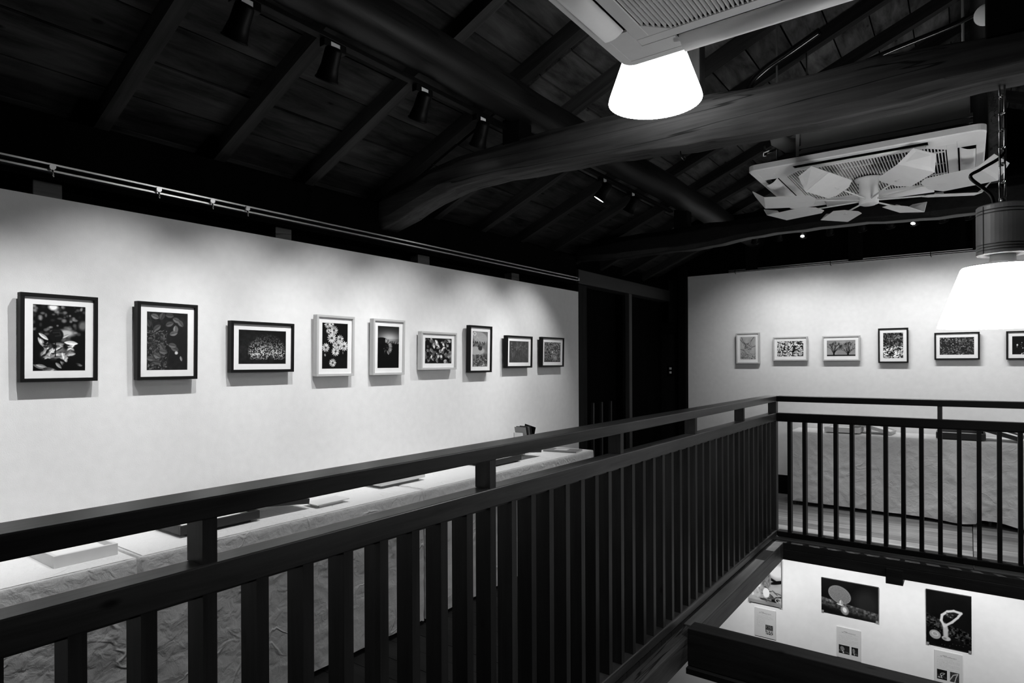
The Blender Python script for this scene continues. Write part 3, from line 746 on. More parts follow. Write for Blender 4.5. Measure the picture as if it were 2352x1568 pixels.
# framed photograph, local: X = width, Z = up, front towards -Y, back at y=0
def framed(label, w, h, pw, ph, pic, black, loc, rz, grp, tilt=0.03, depth=0.034):
    t = thing('framed_photograph', label, 'picture', loc, (tilt, 0, rz), grp)
    fm = M['frame_b'] if black else M['frame_w']
    r = 0.0125; x, z = w / 2, h / 2
    m = MB()
    m.box(-x, x, -depth, 0, z - r, z); m.box(-x, x, -depth, 0, -z, -z + r)
    m.box(-x, -x + r, -depth, 0, -z + r, z - r); m.box(x - r, x, -depth, 0, -z + r, z - r)
    obj('frame', m, fm, t, bevel=0.0008, segs=1)
    mt = MB(); a, b = x - r - 0.0005, z - r - 0.0005; c, d = pw / 2, ph / 2; y0, y1 = -depth + 0.012, -depth + 0.010
    mt.box(-a, a, y1, y0, d, b); mt.box(-a, a, y1, y0, -b, -d); mt.box(-a, -c, y1, y0, -d, d); mt.box(c, a, y1, y0, -d, d)
    obj('mat_board', mt, M['mat'], t)
    obj('photo_print', print_mesh('photo_print', pic, pw, ph), M['print'], t, (0, y0 + 0.0003, 0))
    obj('backing', box(-a, a, y0 + 0.0012, -0.004, -b, b), M['box_d'], t)
    return t

LP = [  # y0, y1, z0, z1, black, picture, label
    (0.758, 1.004, -0.058, 0.264, 1, pic_rosebud, 'black framed photo of a rosebud against bright blurred leaves, nearest on left wall'),
    (1.147, 1.390, -0.060, 0.263, 1, pic_leaves, 'black framed upright photo of grey rounded leaves on dark ground'),
    (1.543, 1.876, -0.034, 0.204, 1, pic_bush, 'black framed wide photo of a speckled dome-shaped bush at night'),
    (2.009, 2.254, -0.061, 0.260, 0, pic_daisies, 'pale framed upright photo of white daisies on black'),
    (2.389, 2.634, -0.061, 0.261, 0, pic_sunflower, 'pale framed upright photo of a black sunflower silhouette under a glow'),
    (2.773, 3.103, -0.035, 0.204, 0, pic_petals, 'pale framed wide photo of light leaves crowded on black, left wall'),
    (3.234, 3.482, -0.059, 0.264, 1, pic_lotus, 'black framed upright photo of pale lotus leaves and a bud'),
    (3.659, 3.985, -0.028, 0.207, 1, pic_grass, 'black framed wide photo of grey upright grasses, second from the wall end'),
    (4.125, 4.454, -0.026, 0.212, 1, pic_pond, 'black framed wide photo of a speckled pond, last on the left wall')]
for y0, y1, z0, z1, blk, fn, lab in LP:
    wide = (y1 - y0) > (z1 - z0)
    w, h = (0.330, 0.239) if wide else (0.245, 0.322)
    pw, ph = (0.248, 0.160) if wide else (0.166, 0.242)
    # rotating +90 deg about Z sends local -Y (front) to +X
    framed(lab, w, h, pw, ph, fn(), blk, (XW + 0.018, (y0 + y1) / 2, (z0 + z1) / 2), PI / 2, 'framed photographs on the left wall', tilt=0.022)
FP = [
    (-2.013, -1.771, -0.009, 0.317, 0, pic_branches, 'pale framed upright photo of fine bare branches, first on far wall'),
    (-1.637, -1.306, 0.017, 0.264, 0, pic_blossom, 'pale framed wide photo of busy white blossoms on far wall'),
    (-1.168, -0.845, 0.014, 0.261, 0, pic_trees, 'pale framed wide photo of two bare trees on far wall'),
    (-0.689, -0.449, -0.008, 0.319, 1, pic_contrast, 'black framed upright photo of glittering leaves on far wall'),
    (-0.248, 0.082, 0.020, 0.261, 1, pic_ripples, 'black framed wide photo of dark rippled speckles below the hanging lamp'),
    (0.264, 0.594, 0.018, 0.258, 1, pic_night, 'black framed wide photo of white dots on black at the right edge')]
for x0, x1, z0, z1, blk, fn, lab in FP:
    wide = (x1 - x0) > (z1 - z0)
    w, h = (0.330, 0.244) if wide else (0.242, 0.326)
    pw, ph = (0.250, 0.155) if wide else (0.160, 0.238)
    framed(lab, w, h, pw, ph, fn(), blk, ((x0 + x1) / 2, YW - 0.018, (z0 + z1) / 2), 0, 'framed photographs on the far wall', tilt=0.022)

# posters and caption sheets on the lower wall
def poster(label, x0, x1, z0, z1, pic):
    t = thing('poster_panel', label, 'poster', ((x0 + x1) / 2, YW - 0.006, (z0 + z1) / 2), (0.02, 0, 0), 'mushroom posters on the lower wall')
    w, h = x1 - x0, z1 - z0
    obj('panel_board', box(-w / 2, w / 2, -0.018, 0, -h / 2, h / 2), M['box_d'], t, bevel=0.001, segs=1)
    obj('photo_print', print_mesh('photo_print', pic, w - 0.004, h - 0.004), M['print'], t, (0, -0.0186, 0))
    for sx in (-1, 1):
        obj('corner_clip', box(sx * (w / 2 - 0.012) - 0.010, sx * (w / 2 - 0.012) + 0.010, -0.0215, -0.017, -h / 2 - 0.004, -h / 2 + 0.016), M['box_g'], t)
poster('large photo of a pale stump, partly hidden by the left edge beam', -1.906, -1.571, -2.545, -2.05, pic_stump())
poster('wide poster of a dotted round fungus on a branch', -1.195, -0.700, -2.487, -2.148, pic_fungus())
poster('upright poster of a pale looped mushroom with an egg beside it', -0.321, 0.015, -2.581, -2.081, pic_stinkhorn())
def sheet(label, x0, z1, n):
    t = thing('caption_sheet', label, 'caption sheet', (x0 + 0.105, YW - 0.006, z1 - 0.1485), (0, 0, 0), 'caption sheets on the lower wall')
    obj('board', box(-0.106, 0.106, -0.006, 0, -0.149, 0.149), M['box_w'], t)
    obj('printed_sheet', print_mesh('printed_sheet', caption(n), 0.21, 0.297), M['paper'], t, (0, -0.0066, 0))
sheet('printed caption sheet under the stump photo, one small picture', -1.842, -2.595, 0)
sheet('printed caption sheet under the round fungus poster', -1.061, -2.608, 1)
sheet('printed caption sheet under the looped mushroom poster', -0.260, -2.625, 2)

# ------------------------------------------------------------------ tables and cloths
def vnoise(u, v, f, seed):
    r = np.random.default_rng(seed); G = r.random((64, 64))
    x = u * f; y = v * f; xi = np.floor(x).astype(int); yi = np.floor(y).astype(int); tx = x - xi; ty = y - yi
    tx = tx * tx * (3 - 2 * tx); ty = ty * ty * (3 - 2 * ty)
    g_ = lambda a, b: G[a % 64, b % 64]
    return (g_(xi, yi) * (1 - tx) + g_(xi + 1, yi) * tx) * (1 - ty) + (g_(xi, yi + 1) * (1 - tx) + g_(xi + 1, yi + 1) * tx) * ty

def drape(x0, x1, y0, y1, zt, zh, seed, amp=0.0035, swags=(), front=(1, 0), res=0.014):
    """box-like cloth: flat top and hanging sides with creases. returns MB."""
    r = 0.012
    pts = []
    def arc(cx, cy, a0):
        for k in range(4): 
            a = a0 + k / 3 * PI / 2; pts.append((cx + r * math.cos(a), cy + r * math.sin(a), math.cos(a), math.sin(a)))
    def seg(ax, ay, bx, by, nx, ny):
        n = max(2, int(math.hypot(bx - ax, by - ay) / res))
        for k in range(1, n): t = k / n; pts.append((ax + (bx - ax) * t, ay + (by - ay) * t, nx, ny))
    arc(x1 - r, y1 - r, 0); seg(x1 - r, y1, x0 + r, y1, 0, 1)
    arc(x0 + r, y1 - r, PI / 2); seg(x0, y1 - r, x0, y0 + r, -1, 0)
    arc(x0 + r, y0 + r, PI); seg(x0 + r, y0, x1 - r, y0, 0, -1)
    arc(x1 - r, y0 + r, PI * 1.5); seg(x1, y0 + r, x1, y1 - r, 1, 0)
    P = np.array(pts); n = len(P)
    s = np.concatenate([[0], np.cumsum(np.hypot(np.diff(P[:, 0]), np.diff(P[:, 1])))])
    H = zt - zh; K = max(10, int(H / 0.016))
    rings = []
    for k in range(-2, K + 1):
        if k == -2: d = 0.0; off = np.full(n, -0.008); z = np.full(n, zt)
        elif k == -1: off = np.full(n, -0.002); z = np.full(n, zt - 0.002)
        else:
            v = k / K * H
            grow = min(1, v / 0.10)
            U_ = s; V_ = np.full(n, v)
            w1 = vnoise(U_ + V_ * 0.4, V_, 5, seed); w2 = vnoise(U_ * 1.0 - V_ * 0.9 + 9, V_ + U_ * .35, 13, seed + 1); w3 = vnoise(U_, V_, 26, seed + 2)
            rid = 1 - np.abs(2 * w2 - 1)
            off = amp * grow * (1.6 * (w1 - 0.3) + 1.1 * rid ** 3 + 0.5 * (w3 - .5)) + 0.002 * grow
            z = np.full(n, zt - 0.006 - v * (H - 0.006) / H) 
            hem = 0.012 * (vnoise(U_, V_ * 0, 2.2, seed + 3) - 0.3) * (v / H) ** 3
            z = z + hem
            for (cx, wd, dp, sk, lift) in swags:      # a fold running down the front (front normal -Y)
                fr = (P[:, 3] < -0.9)
                q = (P[:, 0] - (cx + sk * (v / H) ** 1.5)) / (wd * (0.35 + 0.9 * v / H))
                off = off + fr * dp * min(1, v / 0.25) * np.exp(-q * q)
                q2 = (P[:, 0] - (cx - wd * 1.6)) / (wd * 2.2)
                arcs = np.sin((v / H * 9.0 + (P[:, 0] - cx) * 6.0)) * 0.35 + 0.3
                off = off + fr * dp * 0.55 * min(1, v / 0.3) * np.exp(-q2 * q2) * arcs
                z = z + fr * lift * (v / H) ** 3 * np.exp(-q * q * .4)
        keep = np.clip(P[:, 2] * front[0] + P[:, 3] * front[1], 0, 1)
        if k >= 0: off = off * (0.12 + 0.88 * keep ** 0.5)
        rings.append([(P[i, 0] + P[i, 2] * off[i], P[i, 1] + P[i, 3] * off[i], z[i]) for i in range(n)])
    m = MB(); m.loft([list(reversed(r_)) for r_ in rings], True, False, True)
    b = 0
    m.f.append(tuple(range(n))[::1]); m.sm.append(False)
    return m

def display_table(label, x0, x1, y0, y1):
    cx, cy = (x0 + x1) / 2, (y0 + y1) / 2
    t = thing('display_table', label, 'table', (cx, cy, FLOOR), group='folding tables hidden under the cloths')
    a, b = (x1 - x0) / 2 - 0.02, (y1 - y0) / 2 - 0.02
    obj('tabletop', box(-a, a, -b, b, 0.665, 0.692), M['box_g'], t)
    for sx in (-1, 1):
        for sy in (-1, 1):
            obj('leg', MB().tube([(sx * (a - .05), sy * (b - .05), 0.0), (sx * (a - .05), sy * (b - .05), 0.665)], 0.012, 8), M['metal'], t)
TZ = -0.66
cloths = [(-0.55, 0.970, -1.345, 21, 'linen cloth over the nearest table along the left wall'),
          (0.982, 2.364, -1.338, 31, 'linen cloth over the middle table along the left wall'),
          (2.378, 4.205, -1.340, 41, 'linen cloth over the last table along the left wall, farthest from camera')]
for y0, y1, zh, sd, lab in cloths:
    display_table(lab.replace('linen cloth over', 'folding table under cloth,').split(', farthest')[0], -2.740, -2.306, y0, y1)
    obj('tablecloth', drape(-2.752, -2.306, y0, y1, TZ, zh, sd), M['cloth'], label=lab, cat='tablecloth', group='tablecloths')
# pleated corner flap of cloth between middle and last table
obj('cloth_flap', MB().add([(-2.303, 2.366, -0.664), (-2.297, 2.374, -0.69), (-2.278, 2.392, -1.335), (-2.294, 2.371, -1.335), (-2.299, 2.366, -0.70)], [(0, 1, 2, 3, 4), (4, 3, 2, 1, 0)]), M['cloth'], label='narrow folded cloth corner hanging between middle and last left table', cat='tablecloth', group='tablecloths')
display_table('folding table hidden under the cloth at the far wall, left one', -1.40, 0.06, 6.405, 6.85)
obj('tablecloth', drape(-1.40, 0.058, 6.405, 6.852, TZ, -1.325, 51, 0.006, swags=((-0.10, 0.10, 0.045, 0.04, -0.02),), front=(0, -1)), M['cloth'], label='wrinkled linen cloth over the far table with its hem sagging right', cat='tablecloth', group='tablecloths')
display_table('folding table hidden under the cloth at the far wall, right one', 0.07, 1.60, 6.405, 6.85)
obj('tablecloth', drape(0.075, 1.62, 6.402, 6.852, TZ, -1.300, 61, 0.008, swags=((0.42, 0.06, 0.03, -0.06, -0.03),), front=(0, -1)), M['cloth'], label='linen cloth over the far right table at the picture edge', cat='tablecloth', group='tablecloths')

# ------------------------------------------------------------------ exhibits on the tables
def tray(label, loc, w, d, h, mat, rz=0, foot=0.0, inner=None, group=None):
    """flat open frame-like box with a card inside; local X width, Y depth."""
    t = thing('exhibit_box', label, 'box', loc, (0, 0, rz), group)
    x, y, r = w / 2, d / 2, 0.012
    m = MB(); z0, z1 = foot, foot + h
    m.box(-x, x, -y, -y + r, z0, z1); m.box(-x, x, y - r, y, z0, z1); m.box(-x, -x + r, -y + r, y - r, z0, z1); m.box(x - r, x, -y + r, y - r, z0, z1)
    obj('frame', m, mat, t, bevel=0.001, segs=1)
    obj('mat_board', box(-x + r, x - r, -y + r, y - r, z0 + h * 0.35, z0 + h * 0.55), M['mat'] if inner is None else inner, t)
    if foot:
        obj('foot', box(-x + .03, x - .03, -y + .02, y - .02, 0, foot), M['box_g'] if mat is not M['box_d'] else M['box_d'], t)
    return t
def leaning(label, loc, w, d, h, mat, ry, rz=0, group=None):
    t = thing('leaning_exhibit', label, 'exhibit', loc, (0, ry, rz), group)
    m = MB(); r = .012; x, y = w, d / 2
    m.box(0, x, -y, -y + r, 0, h); m.box(0, x, y - r, y, 0, h); m.box(0, r, -y + r, y - r, 0, h); m.box(x - r, x, -y + r, y - r, 0, h)
    obj('frame', m, mat, t, bevel=0.001, segs=1)
    obj('mat_board', box(r, x - r, -y + r, y - r, h * .35, h * .6), M['mat'], t)
    return t
G1 = 'exhibits lying on the left tables'; G2 = 'exhibits lying on the far table'
# on the left tables rz = 90deg: local X runs along +Y world, local Y runs along -X
tray('white box frame lying near the front of the nearest left table', (-2.525, 0.85, TZ), 0.190, 0.250, 0.040, M['box_w'], PI / 2, group=G1)
tray('dark box frame lying flat behind the first railing block', (-2.545, 1.335, TZ), 0.330, 0.245, 0.034, M['box_d'], PI / 2, 0.012, group=G1)
leaning('dark frame leaning off the right side of the dark box on the middle table', (-2.555, 1.455, TZ + 0.060), 0.300, 0.245, 0.024, M['box_d'], 0.12, PI / 2, G1)
t = thing('card_stack', 'small white card block with a wider top card on the left table', 'cards', (-2.455, 1.865, TZ), (0, 0, PI / 2), G1)
obj('card_block', box(-0.068, 0.068, -0.035, 0.035, 0, 0.014), M['box_w'], t, bevel=0.001)
obj('top_card', box(-0.092, 0.092, -0.052, 0.052, 0.014, 0.018), M['box_w'], t)
tray('white frame raised on a low foot just left of the cloth seam', (-2.60, 2.41, TZ), 0.330, 0.200, 0.022, M['box_w'], PI / 2, 0.016, group=G1)
tray('dark box frame lying flat on the last left table', (-2.565, 3.28, TZ), 0.330, 0.245, 0.034, M['box_d'], PI / 2, 0.010, group=G1)
leaning('dark frame leaning off the box on the last left table', (-2.575, 3.42, TZ + 0.060), 0.285, 0.245, 0.030, M['box_d'], 0.11, PI / 2, G1)
t = thing('booklet', 'thin grey booklet lying at the far end of the left tables', 'booklet', (-2.47, 4.02, TZ + 0.001), (0, 0, 0.20), G1)
obj('cover', box(-0.13, 0.13, -0.075, 0.075, 0.0, 0.010), M['box_g'], t, bevel=0.001)
obj('page_block', box(-0.128, 0.131, -0.070, 0.077, 0.002, 0.008), M['box_w'], t)
obj('title_label', box(-0.06, 0.04, -0.03, 0.04, 0.010, 0.0108), M['box_w'], t)
t = thing('postcard_holder', 'white card holder filled with dark postcards against the left wall', 'card holder', (-2.64, 3.80, TZ), (0, 0, PI / 2), G1)
obj('holder_body', MB().box(-0.09, 0.09, -0.04, 0.06, 0, 0.09).box(-0.09, -0.082, -0.02, 0.06, 0.09, 0.155).box(-0.09, 0.05, 0.055, 0.06, 0.09, 0.155), M['box_w'], t, bevel=0.001)
for k in range(4):
    pc = obj('postcard', box(-0.0015, 0.0015, -0.05, 0.05, 0, 0.150), M['print'] if False else M['box_d' if k % 2 else 'box_g'], t, (-0.055 + 0.022 * k, 0.005, 0.05 + 0.003 * (k % 2)), (0, -0.22, 0))
obj('front_postcard', print_mesh('front_postcard', pic_night(), 0.10, 0.148), M['print'], t, (0.022, 0.005, 0.128), (0, -0.22 + 0, PI / 2))
# far table
tray('white box frame at the left of the far table', (-0.945, 6.59, TZ), 0.290, 0.300, 0.045, M['box_w'], 0, 0.012, group=G2)
leaning('pale frame leaning against the white box on the far table', (-0.90, 6.66, TZ + 0.105), 0.36, 0.25, 0.030, M['frame_w'], 0.29, -0.08, G2)
tray('black box frame at the right of the far table', (-0.055, 6.59, TZ), 0.340, 0.300, 0.050, M['box_d'], 0, 0.010, group=G2)
leaning('black frame leaning against the black box on the far table', (0.01, 6.60, TZ + 0.115), 0.36, 0.25, 0.034, M['box_d'], 0.29, -0.12, G2)

# ------------------------------------------------------------------ air conditioners
def air_con(label, cx, cy, hybrid):
    t = thing('air_conditioner', label, 'air conditioner', (cx, cy, 0.947))
    # panel with four slots; underside at z=0
    h = 0.475; m = MB()
    a, b = 0.442, 0.375     # slot outer / inner offsets
    L = 0.272              # slot half length
    def rrect(hh, r, z):
        out = []
        for cx_, cy_, a0 in ((1, 1, 0), (-1, 1, 1), (-1, -1, 2), (1, -1, 3)):
            for q in range(7):
                an = (a0 + q / 6) * PI / 2
                out.append((cx_ * (hh - r) + r * math.cos(an), cy_ * (hh - r) + r * math.sin(an), z))
        return out
    rings = [rrect(a, 0.0005, 0.03), rrect(a, 0.0005, 0.0), rrect(h - 0.006, 0.034, 0.0), rrect(h, 0.04, 0.005), rrect(h, 0.04, 0.03), rrect(a, 0.0005, 0.03)]
    m.loft(rings, True, False, False)
    # corner blocks and the ring between slots and grille
    for sx in (-1, 1):
        for sy in (-1, 1):
            m.box(*sorted((sx * L, sx * a)), *sorted((sy * b, sy * a)), 0.001, 0.008)
            m.box(*sorted((sx * b, sx * a)), *sorted((sy * L, sy * b)), 0.001, 0.008)
    obj('panel', m, M['ac'], t)
    rim = MB()
    G = 0.335
    rim.box(-b, b, -b, -G, 0.002, 0.008); rim.box(-b, b, G, b, 0.002, 0.008); rim.box(-b, -G, -G, G, 0.002, 0.008); rim.box(G, b, -G, G, 0.002, 0.008)
    for sx in (-1, 1):
        for sy in (-1, 1):
            tri = [(sx * G, sy * G), (sx * (G - .07), sy * G), (sx * G, sy * (G - .07))]
            if sx * sy > 0: tri.reverse()
            rim.add([(p[0], p[1], 0.002) for p in tri] + [(p[0], p[1], 0.008) for p in tri], [(0, 1, 2), (5, 4, 3), (0, 3, 4, 1), (1, 4, 5, 2), (2, 5, 3, 0)])
    obj('grille_frame', rim, M['ac'], t, bevel=0.0015, segs=1)
    obj('slot_back', MB().box(-0.445, 0.445, -0.445, 0.445, 0.036, 0.042), M['ac_d'], t)
    # louvre flaps
    for k in range(4):
        f = MB(); n = 6; prof = [(0.0 + 0.060 * q / n, -0.018 * math.sin(PI * q / n) * 0.4) for q in range(n + 1)]
        ring = lambda x: [(x, p[0], p[1]) for p in prof] + [(x, p[0], p[1] - 0.004) for p in reversed(prof)]
        f.loft([ring(-L + .008), ring(L - .008)], True, True, True)
        o = obj('flap', f, M['ac'], t)
        tl = [1.05, 0.5, 1.0, 1.0][k] if not hybrid else [0.9, 1.2, 1.3, 0.7][k]
        if hybrid and k == 2: tl = 0.65
        o.matrix_local = Matrix.Rotation(k * PI / 2, 4, 'Z') @ Matrix.Translation((0, b + 0.008, 0.006)) @ Matrix.Rotation(-0.29 if tl < 0.8 else -tl * 0.45, 4, 'X')
    gr = MB(); nsl = 54
    for k in range(nsl):
        x = -0.328 + 0.656 * k / (nsl - 1); ye = 0.335 - max(0, abs(x) - 0.265)
        gr.box(x - 0.0020, x + 0.0020, -ye, ye, 0.003, 0.016)
    for y in (-0.20, 0.0, 0.20): gr.box(-0.33, 0.33, y - 0.003, y + 0.003, 0.012, 0.018)
    obj('grille_slats', gr, M['ac'], t, kind='stuff')
    # sheet metal body
    bd = MB().box(-0.245, 0.42, -0.40, 0.40, 0.044, 0.31)
    body = obj('body', bd, M['metal'], t, bevel=0.004)
    for (z0, z1) in ((0.06, 0.075), (0.085, 0.10)): obj('body_flange', box(-0.25, 0.43, -0.412, -0.400, z0, z1), M['metal'], body)
    obj('corner_bracket', box(-0.262, -0.247, -0.415, -0.395, 0.035, 0.31), M['box_g'], body)
    for sx, sy in ((-0.36, -0.36), (-0.36, 0.36), (0.395, -0.36), (0.395, 0.36)):
        xw = cx + sx; zr = roof(xw) + 0.02 - 0.947
        obj('hanger_rod', MB().tube([(sx, sy, 0.03), (sx, sy, zr)], 0.005, 6), M['metal'], t)
    return t
ac1 = air_con('near ceiling air conditioner cropped by the top of the picture', -0.41, 1.365, False)
ac2 = air_con('second ceiling air conditioner with the winged fan below it', -0.41, 3.675, True)
# pipework of the second unit
obj('pipe_elbow', MB().tube([(-0.36, -0.36, 0.36), (-0.365, -0.37, 0.22), (-0.355, -0.38, 0.16), (-0.31, -0.36, 0.13), (-0.24, -0.32, 0.13)], 0.034, 14), M['insul'], ac2, label='grey insulated pipe elbow')
obj('pipe_elbow', MB().tube([(-0.30, -0.30, 0.40), (-0.30, -0.30, 0.27), (-0.25, -0.28, 0.22)], 0.028, 14), M['insul'], ac2)
obj('pipe_valve', MB().tube([(-0.42, -0.36, 0.12), (-0.36, -0.36, 0.13)], 0.012, 8).tube([(-0.42, -0.36, 0.10), (-0.42, -0.36, 0.15)], 0.009, 8), M['chrome'], ac2)

# ------------------------------------------------------------------ winged circulation fan
fan = thing('winged_fan', 'eight winged air circulation fan under the second air conditioner', 'fan', (-0.41, 3.675, 0.947))
FS = 0.94
obj('hub', MB().lathe([(0.0, -0.138), (0.034, -0.138), (0.045, -0.134), (0.045, -0.06), (0.045, -0.022), (0.062, -0.015), (0.064, -0.004), (0.05, 0.0), (0.0, 0.0)], n=28), M['ac'], fan)
obj('hub_lens', MB().lathe([(0.0, -0.1415), (0.030, -0.1405), (0.036, -0.136)], n=24), M['mat'], fan)
blm = MB()
# blade in local frame: X outward, Y tangential; bent up at the outer end and along one edge
def slab(pts, th=0.003):
    top = [Vector(p) for p in pts]; nrm = (top[1] - top[0]).cross(top[2] - top[0]).normalized() * th
    return top, [p - nrm for p in top]
def add_slab(m, pts):
    a_, b_ = slab(pts); n = len(pts)
    m.add(a_ + b_, [tuple(range(n)), tuple(reversed(range(n, 2 * n)))] + [(i, i + n, (i + 1) % n + n, (i + 1) % n) for i in range(n)])
add_slab(blm, [(0.27, -0.045, 0), (0.30, -0.075, 0), (0.52, -0.075, 0), (0.56, 0.075, 0), (0.33, 0.075, 0), (0.28, 0.03, 0)])
add_slab(blm, [(0.52, -0.075, 0), (0.575, -0.055, 0.065), (0.61, 0.035, 0.055), (0.56, 0.075, 0)])
blmesh = blm.mesh('blade'); rod = MB().tube([(0.04, 0, -0.01), (0.36, 0, 0.004)], 0.0045, 6).tube([(0.33, 0, 0.004), (0.37, 0, 0.006)], 0.010, 6).mesh('blade_rod')
for k in range(8):
    a = math.radians(-153 + 45 * k)
    bo = obj('blade', blmesh, M['fan'], fan, (0, 0, -0.105))
    bo.scale = (FS, FS, FS)
    bo.rotation_euler = (Matrix.Rotation(a, 3, 'Z') @ Matrix.Rotation(math.radians([10, 22, -22, -18, 9, 12, 10, 7][k]), 3, 'X')).to_euler()
    obj('blade_rod', rod, M['ac'], bo)

# ------------------------------------------------------------------ pendant lamps
def pendant(label, x, y, zb, ztop, labelgroup, k_=1.0, sh='shade_far'):
    t = thing('pendant_lamp', label, 'lamp', (x, y, zb), (0, 0, 0.3), labelgroup)
    t.scale = (k_, k_, k_)
    n = 120; rings = []
    for (r, z) in [(0.1785, 0.0), (0.1775, 0.006), (0.174, 0.020), (0.1135, 0.192), (0.110, 0.197)]:
        rings.append([((r + (0.0008 if i % 2 else -0.0008)) * math.cos(2 * PI * i / n), (r + (0.0008 if i % 2 else -0.0008)) * math.sin(2 * PI * i / n), z) for i in range(n)])
    obj('lamp_shade', MB().loft(rings, True, False), M[sh], t, label='glowing pleated white shade')
    obj('shade_cap', MB().lathe([(0.110, 0.197), (0.104, 0.201), (0.05, 0.204)], n=48), M['mat'], t)
    obj('diffuser', MB().lathe([(0.0, 0.004), (0.174, 0.004)], n=48), M[sh], t)
    obj('neck', MB().lathe([(0.0, 0.203), (0.048, 0.203), (0.048, 0.211), (0.036, 0.212), (0.034, 0.238), (0.0, 0.238)], n=28), M['ac'], t)
    R = 0.071; pr_ = [(0.0, 0.236), (R, 0.236), (R, 0.246)]
    z = 0.246
    for _ in range(3): pr_ += [(R - .006, z), (R - .006, z + .004), (R, z + .004), (R, z + .009)]; z += .009
    pr_ += [(R, 0.365)]; z = 0.365
    for _ in range(2): pr_ += [(R - .006, z), (R - .006, z + .004), (R, z + .004), (R, z + .010)]; z += .010
    pr_ += [(R, 0.392), (R - .004, 0.396), (0.0, 0.396)]
    obj('housing', MB().lathe(pr_, n=40, smooth=False), M['housing'], t)
    obj('seam', MB().box(-0.001, 0.001, -R - .0015, -R + .001, 0.236, 0.39), M['box_d'], t, rot=(0, 0, -1.1))
    obj('suspension_eye', MB().tube([(0, 0, 0.395), (0, 0, 0.425)], 0.010, 10), M['chrome'], t)
    z = 0.42; k = 0
    while z < ztop - zb - 0.02:
        l = []
        for i in range(13):
            a = 2 * PI * i / 12; rr = 0.010
            l.append((rr * math.cos(a), 0, 0.022 * math.copysign(1, math.sin(a) + 1e-9) + rr * math.sin(a)))
        obj('chain_link', MB().tube(l, 0.0034, 6, caps=False), M['chrome'], t, (0, 0, z + 0.028), (0, 0, PI / 2 * (k % 2) + 0.4))
        z += 0.056; k += 1
    cab = cbez([(-0.022, 0, 0.395), (-0.035, 0, 0.44), (-0.085, 0.01, 0.50), (-0.055, 0.01, 0.525), (0.0, 0.006, 0.56), (0.008, 0.006, 0.60), (0.008, 0.004, min(0.75, ztop - zb))], 8)
    obj('power_cable', MB().tube(cab, 0.0055, 8), M['cable'], t)
    return t
pendant('glowing pendant lamp half behind the near air conditioner', -0.916, 2.14, 0.950, 1.80, 'pendant lamps', 0.93, 'shade')
pendant('glowing pendant lamp on a chain at the right edge', 0.0925, 2.60, 0.114, 0.90, 'pendant lamps')
pendant('added fill lamp in pendant form, unseen outside the right edge', 1.25, 4.4, 0.42, 1.40, 'pendant lamps', 1.0, 'shade_added')  # added out of view to brighten the second unit, fan and roof boards

# ------------------------------------------------------------------ spotlights
def light_spot(name, loc, target, power, size=1.0, blend=1.0, radius=0.008, parent=None):
    d = bpy.data.lights.new(name, 'SPOT'); d.energy = power; d.spot_size = size; d.spot_blend = blend; d.shadow_soft_size = radius; d.use_soft_falloff = False
    o = bpy.data.objects.new(name, d); C.objects.link(o); o.location = loc
    o.rotation_euler = (Vector(target) - Vector(loc)).to_track_quat('-Z', 'Y').to_euler()
    return o
def spotlight(label, mount, head, target, power, group, size=1.0, big=1.0, tagged=True, track_axis='y', lens=0.0):
    t = thing('spotlight', label, 'spotlight', mount, (0, 0, 0), group)
    M0 = Vector(mount); Hd = Vector(head); d = (Vector(target) - Hd).normalized()
    if track_axis == 'y': ad = box(-0.014, 0.014, -0.05, 0.05, -0.03, 0.0)
    else: ad = box(-0.05, 0.05, -0.014, 0.014, -0.03, 0.0)
    obj('adaptor', ad, M['spot'], t, bevel=0.002)
    r = Hd - M0
    obj('arm', MB().tube([(0, 0, -0.03), tuple(r * 0.5 + Vector((0, 0, -0.012))), tuple(r)], 0.007 * big, 8), M['spot'], t)
    q = d.to_track_quat('Z', 'Y')
    prof = [(0.0, -0.055), (0.022, -0.055), (0.030, -0.045), (0.032, 0.01), (0.040, 0.055), (0.043, 0.056), (0.043, 0.062), (0.038, 0.062), (0.030, 0.035), (0.0, 0.03)]
    hd = obj('lamp_head', MB().lathe([(a * big, b * big) for a, b in prof], n=24), M['spot'], t)
    hd.matrix_local = Matrix.Translation(r) @ q.to_matrix().to_4x4()
    lens = obj('bulb', MB().lathe([(0.0, 0.040 * big + lens), (0.026 * big + lens * .5, 0.038 * big + lens)], n=20), M['bulb'], hd)
    if tagged:
        o = obj('rating_tag', box(0.0142, 0.0148, -0.02, 0.02, -0.027, -0.006) if track_axis == 'y' else box(-0.02, 0.02, -0.0148, -0.0142, -0.027, -0.006), M['tagw'], t)
    if power:
        p = Hd + d * 0.07 * big
        l = light_spot('spot_beam', p, target, power, size, parent=t)
    return t
tr = obj('track_rail', box(-1.915, -1.882, -1.2, 4.75, 1.192, 1.212), M['spot'], label='black lighting track under the left purlin', cat='track', bevel=0.002)
SL = [(0.15, 0.0), (0.70, 0.55), (1.13, 1.07), (1.48, 1.66), (1.95, 2.17), (2.35, 2.75), (3.60, 3.28), (4.02, 3.92)]
names = ['out of frame', 'first', 'second', 'third', 'fourth', 'fifth', 'sixth', 'seventh', 'eighth', 'last']
SLAB = {1.13: 'black track spotlight nearest the top left corner', 1.48: 'black track spotlight second along the left track, over the second rafter',
        1.95: 'black track spotlight at the third rafter left of the near lamp', 2.35: 'black track spotlight tucked behind the near tie beam top',
        3.60: 'black spotlight beyond the near tie beam with a bright slit of lamp visible', 4.02: 'black spotlight hanging beside the far short post'}
SLAB[0.70] = 'black track spotlight above the rosebud photo, outside the top edge'
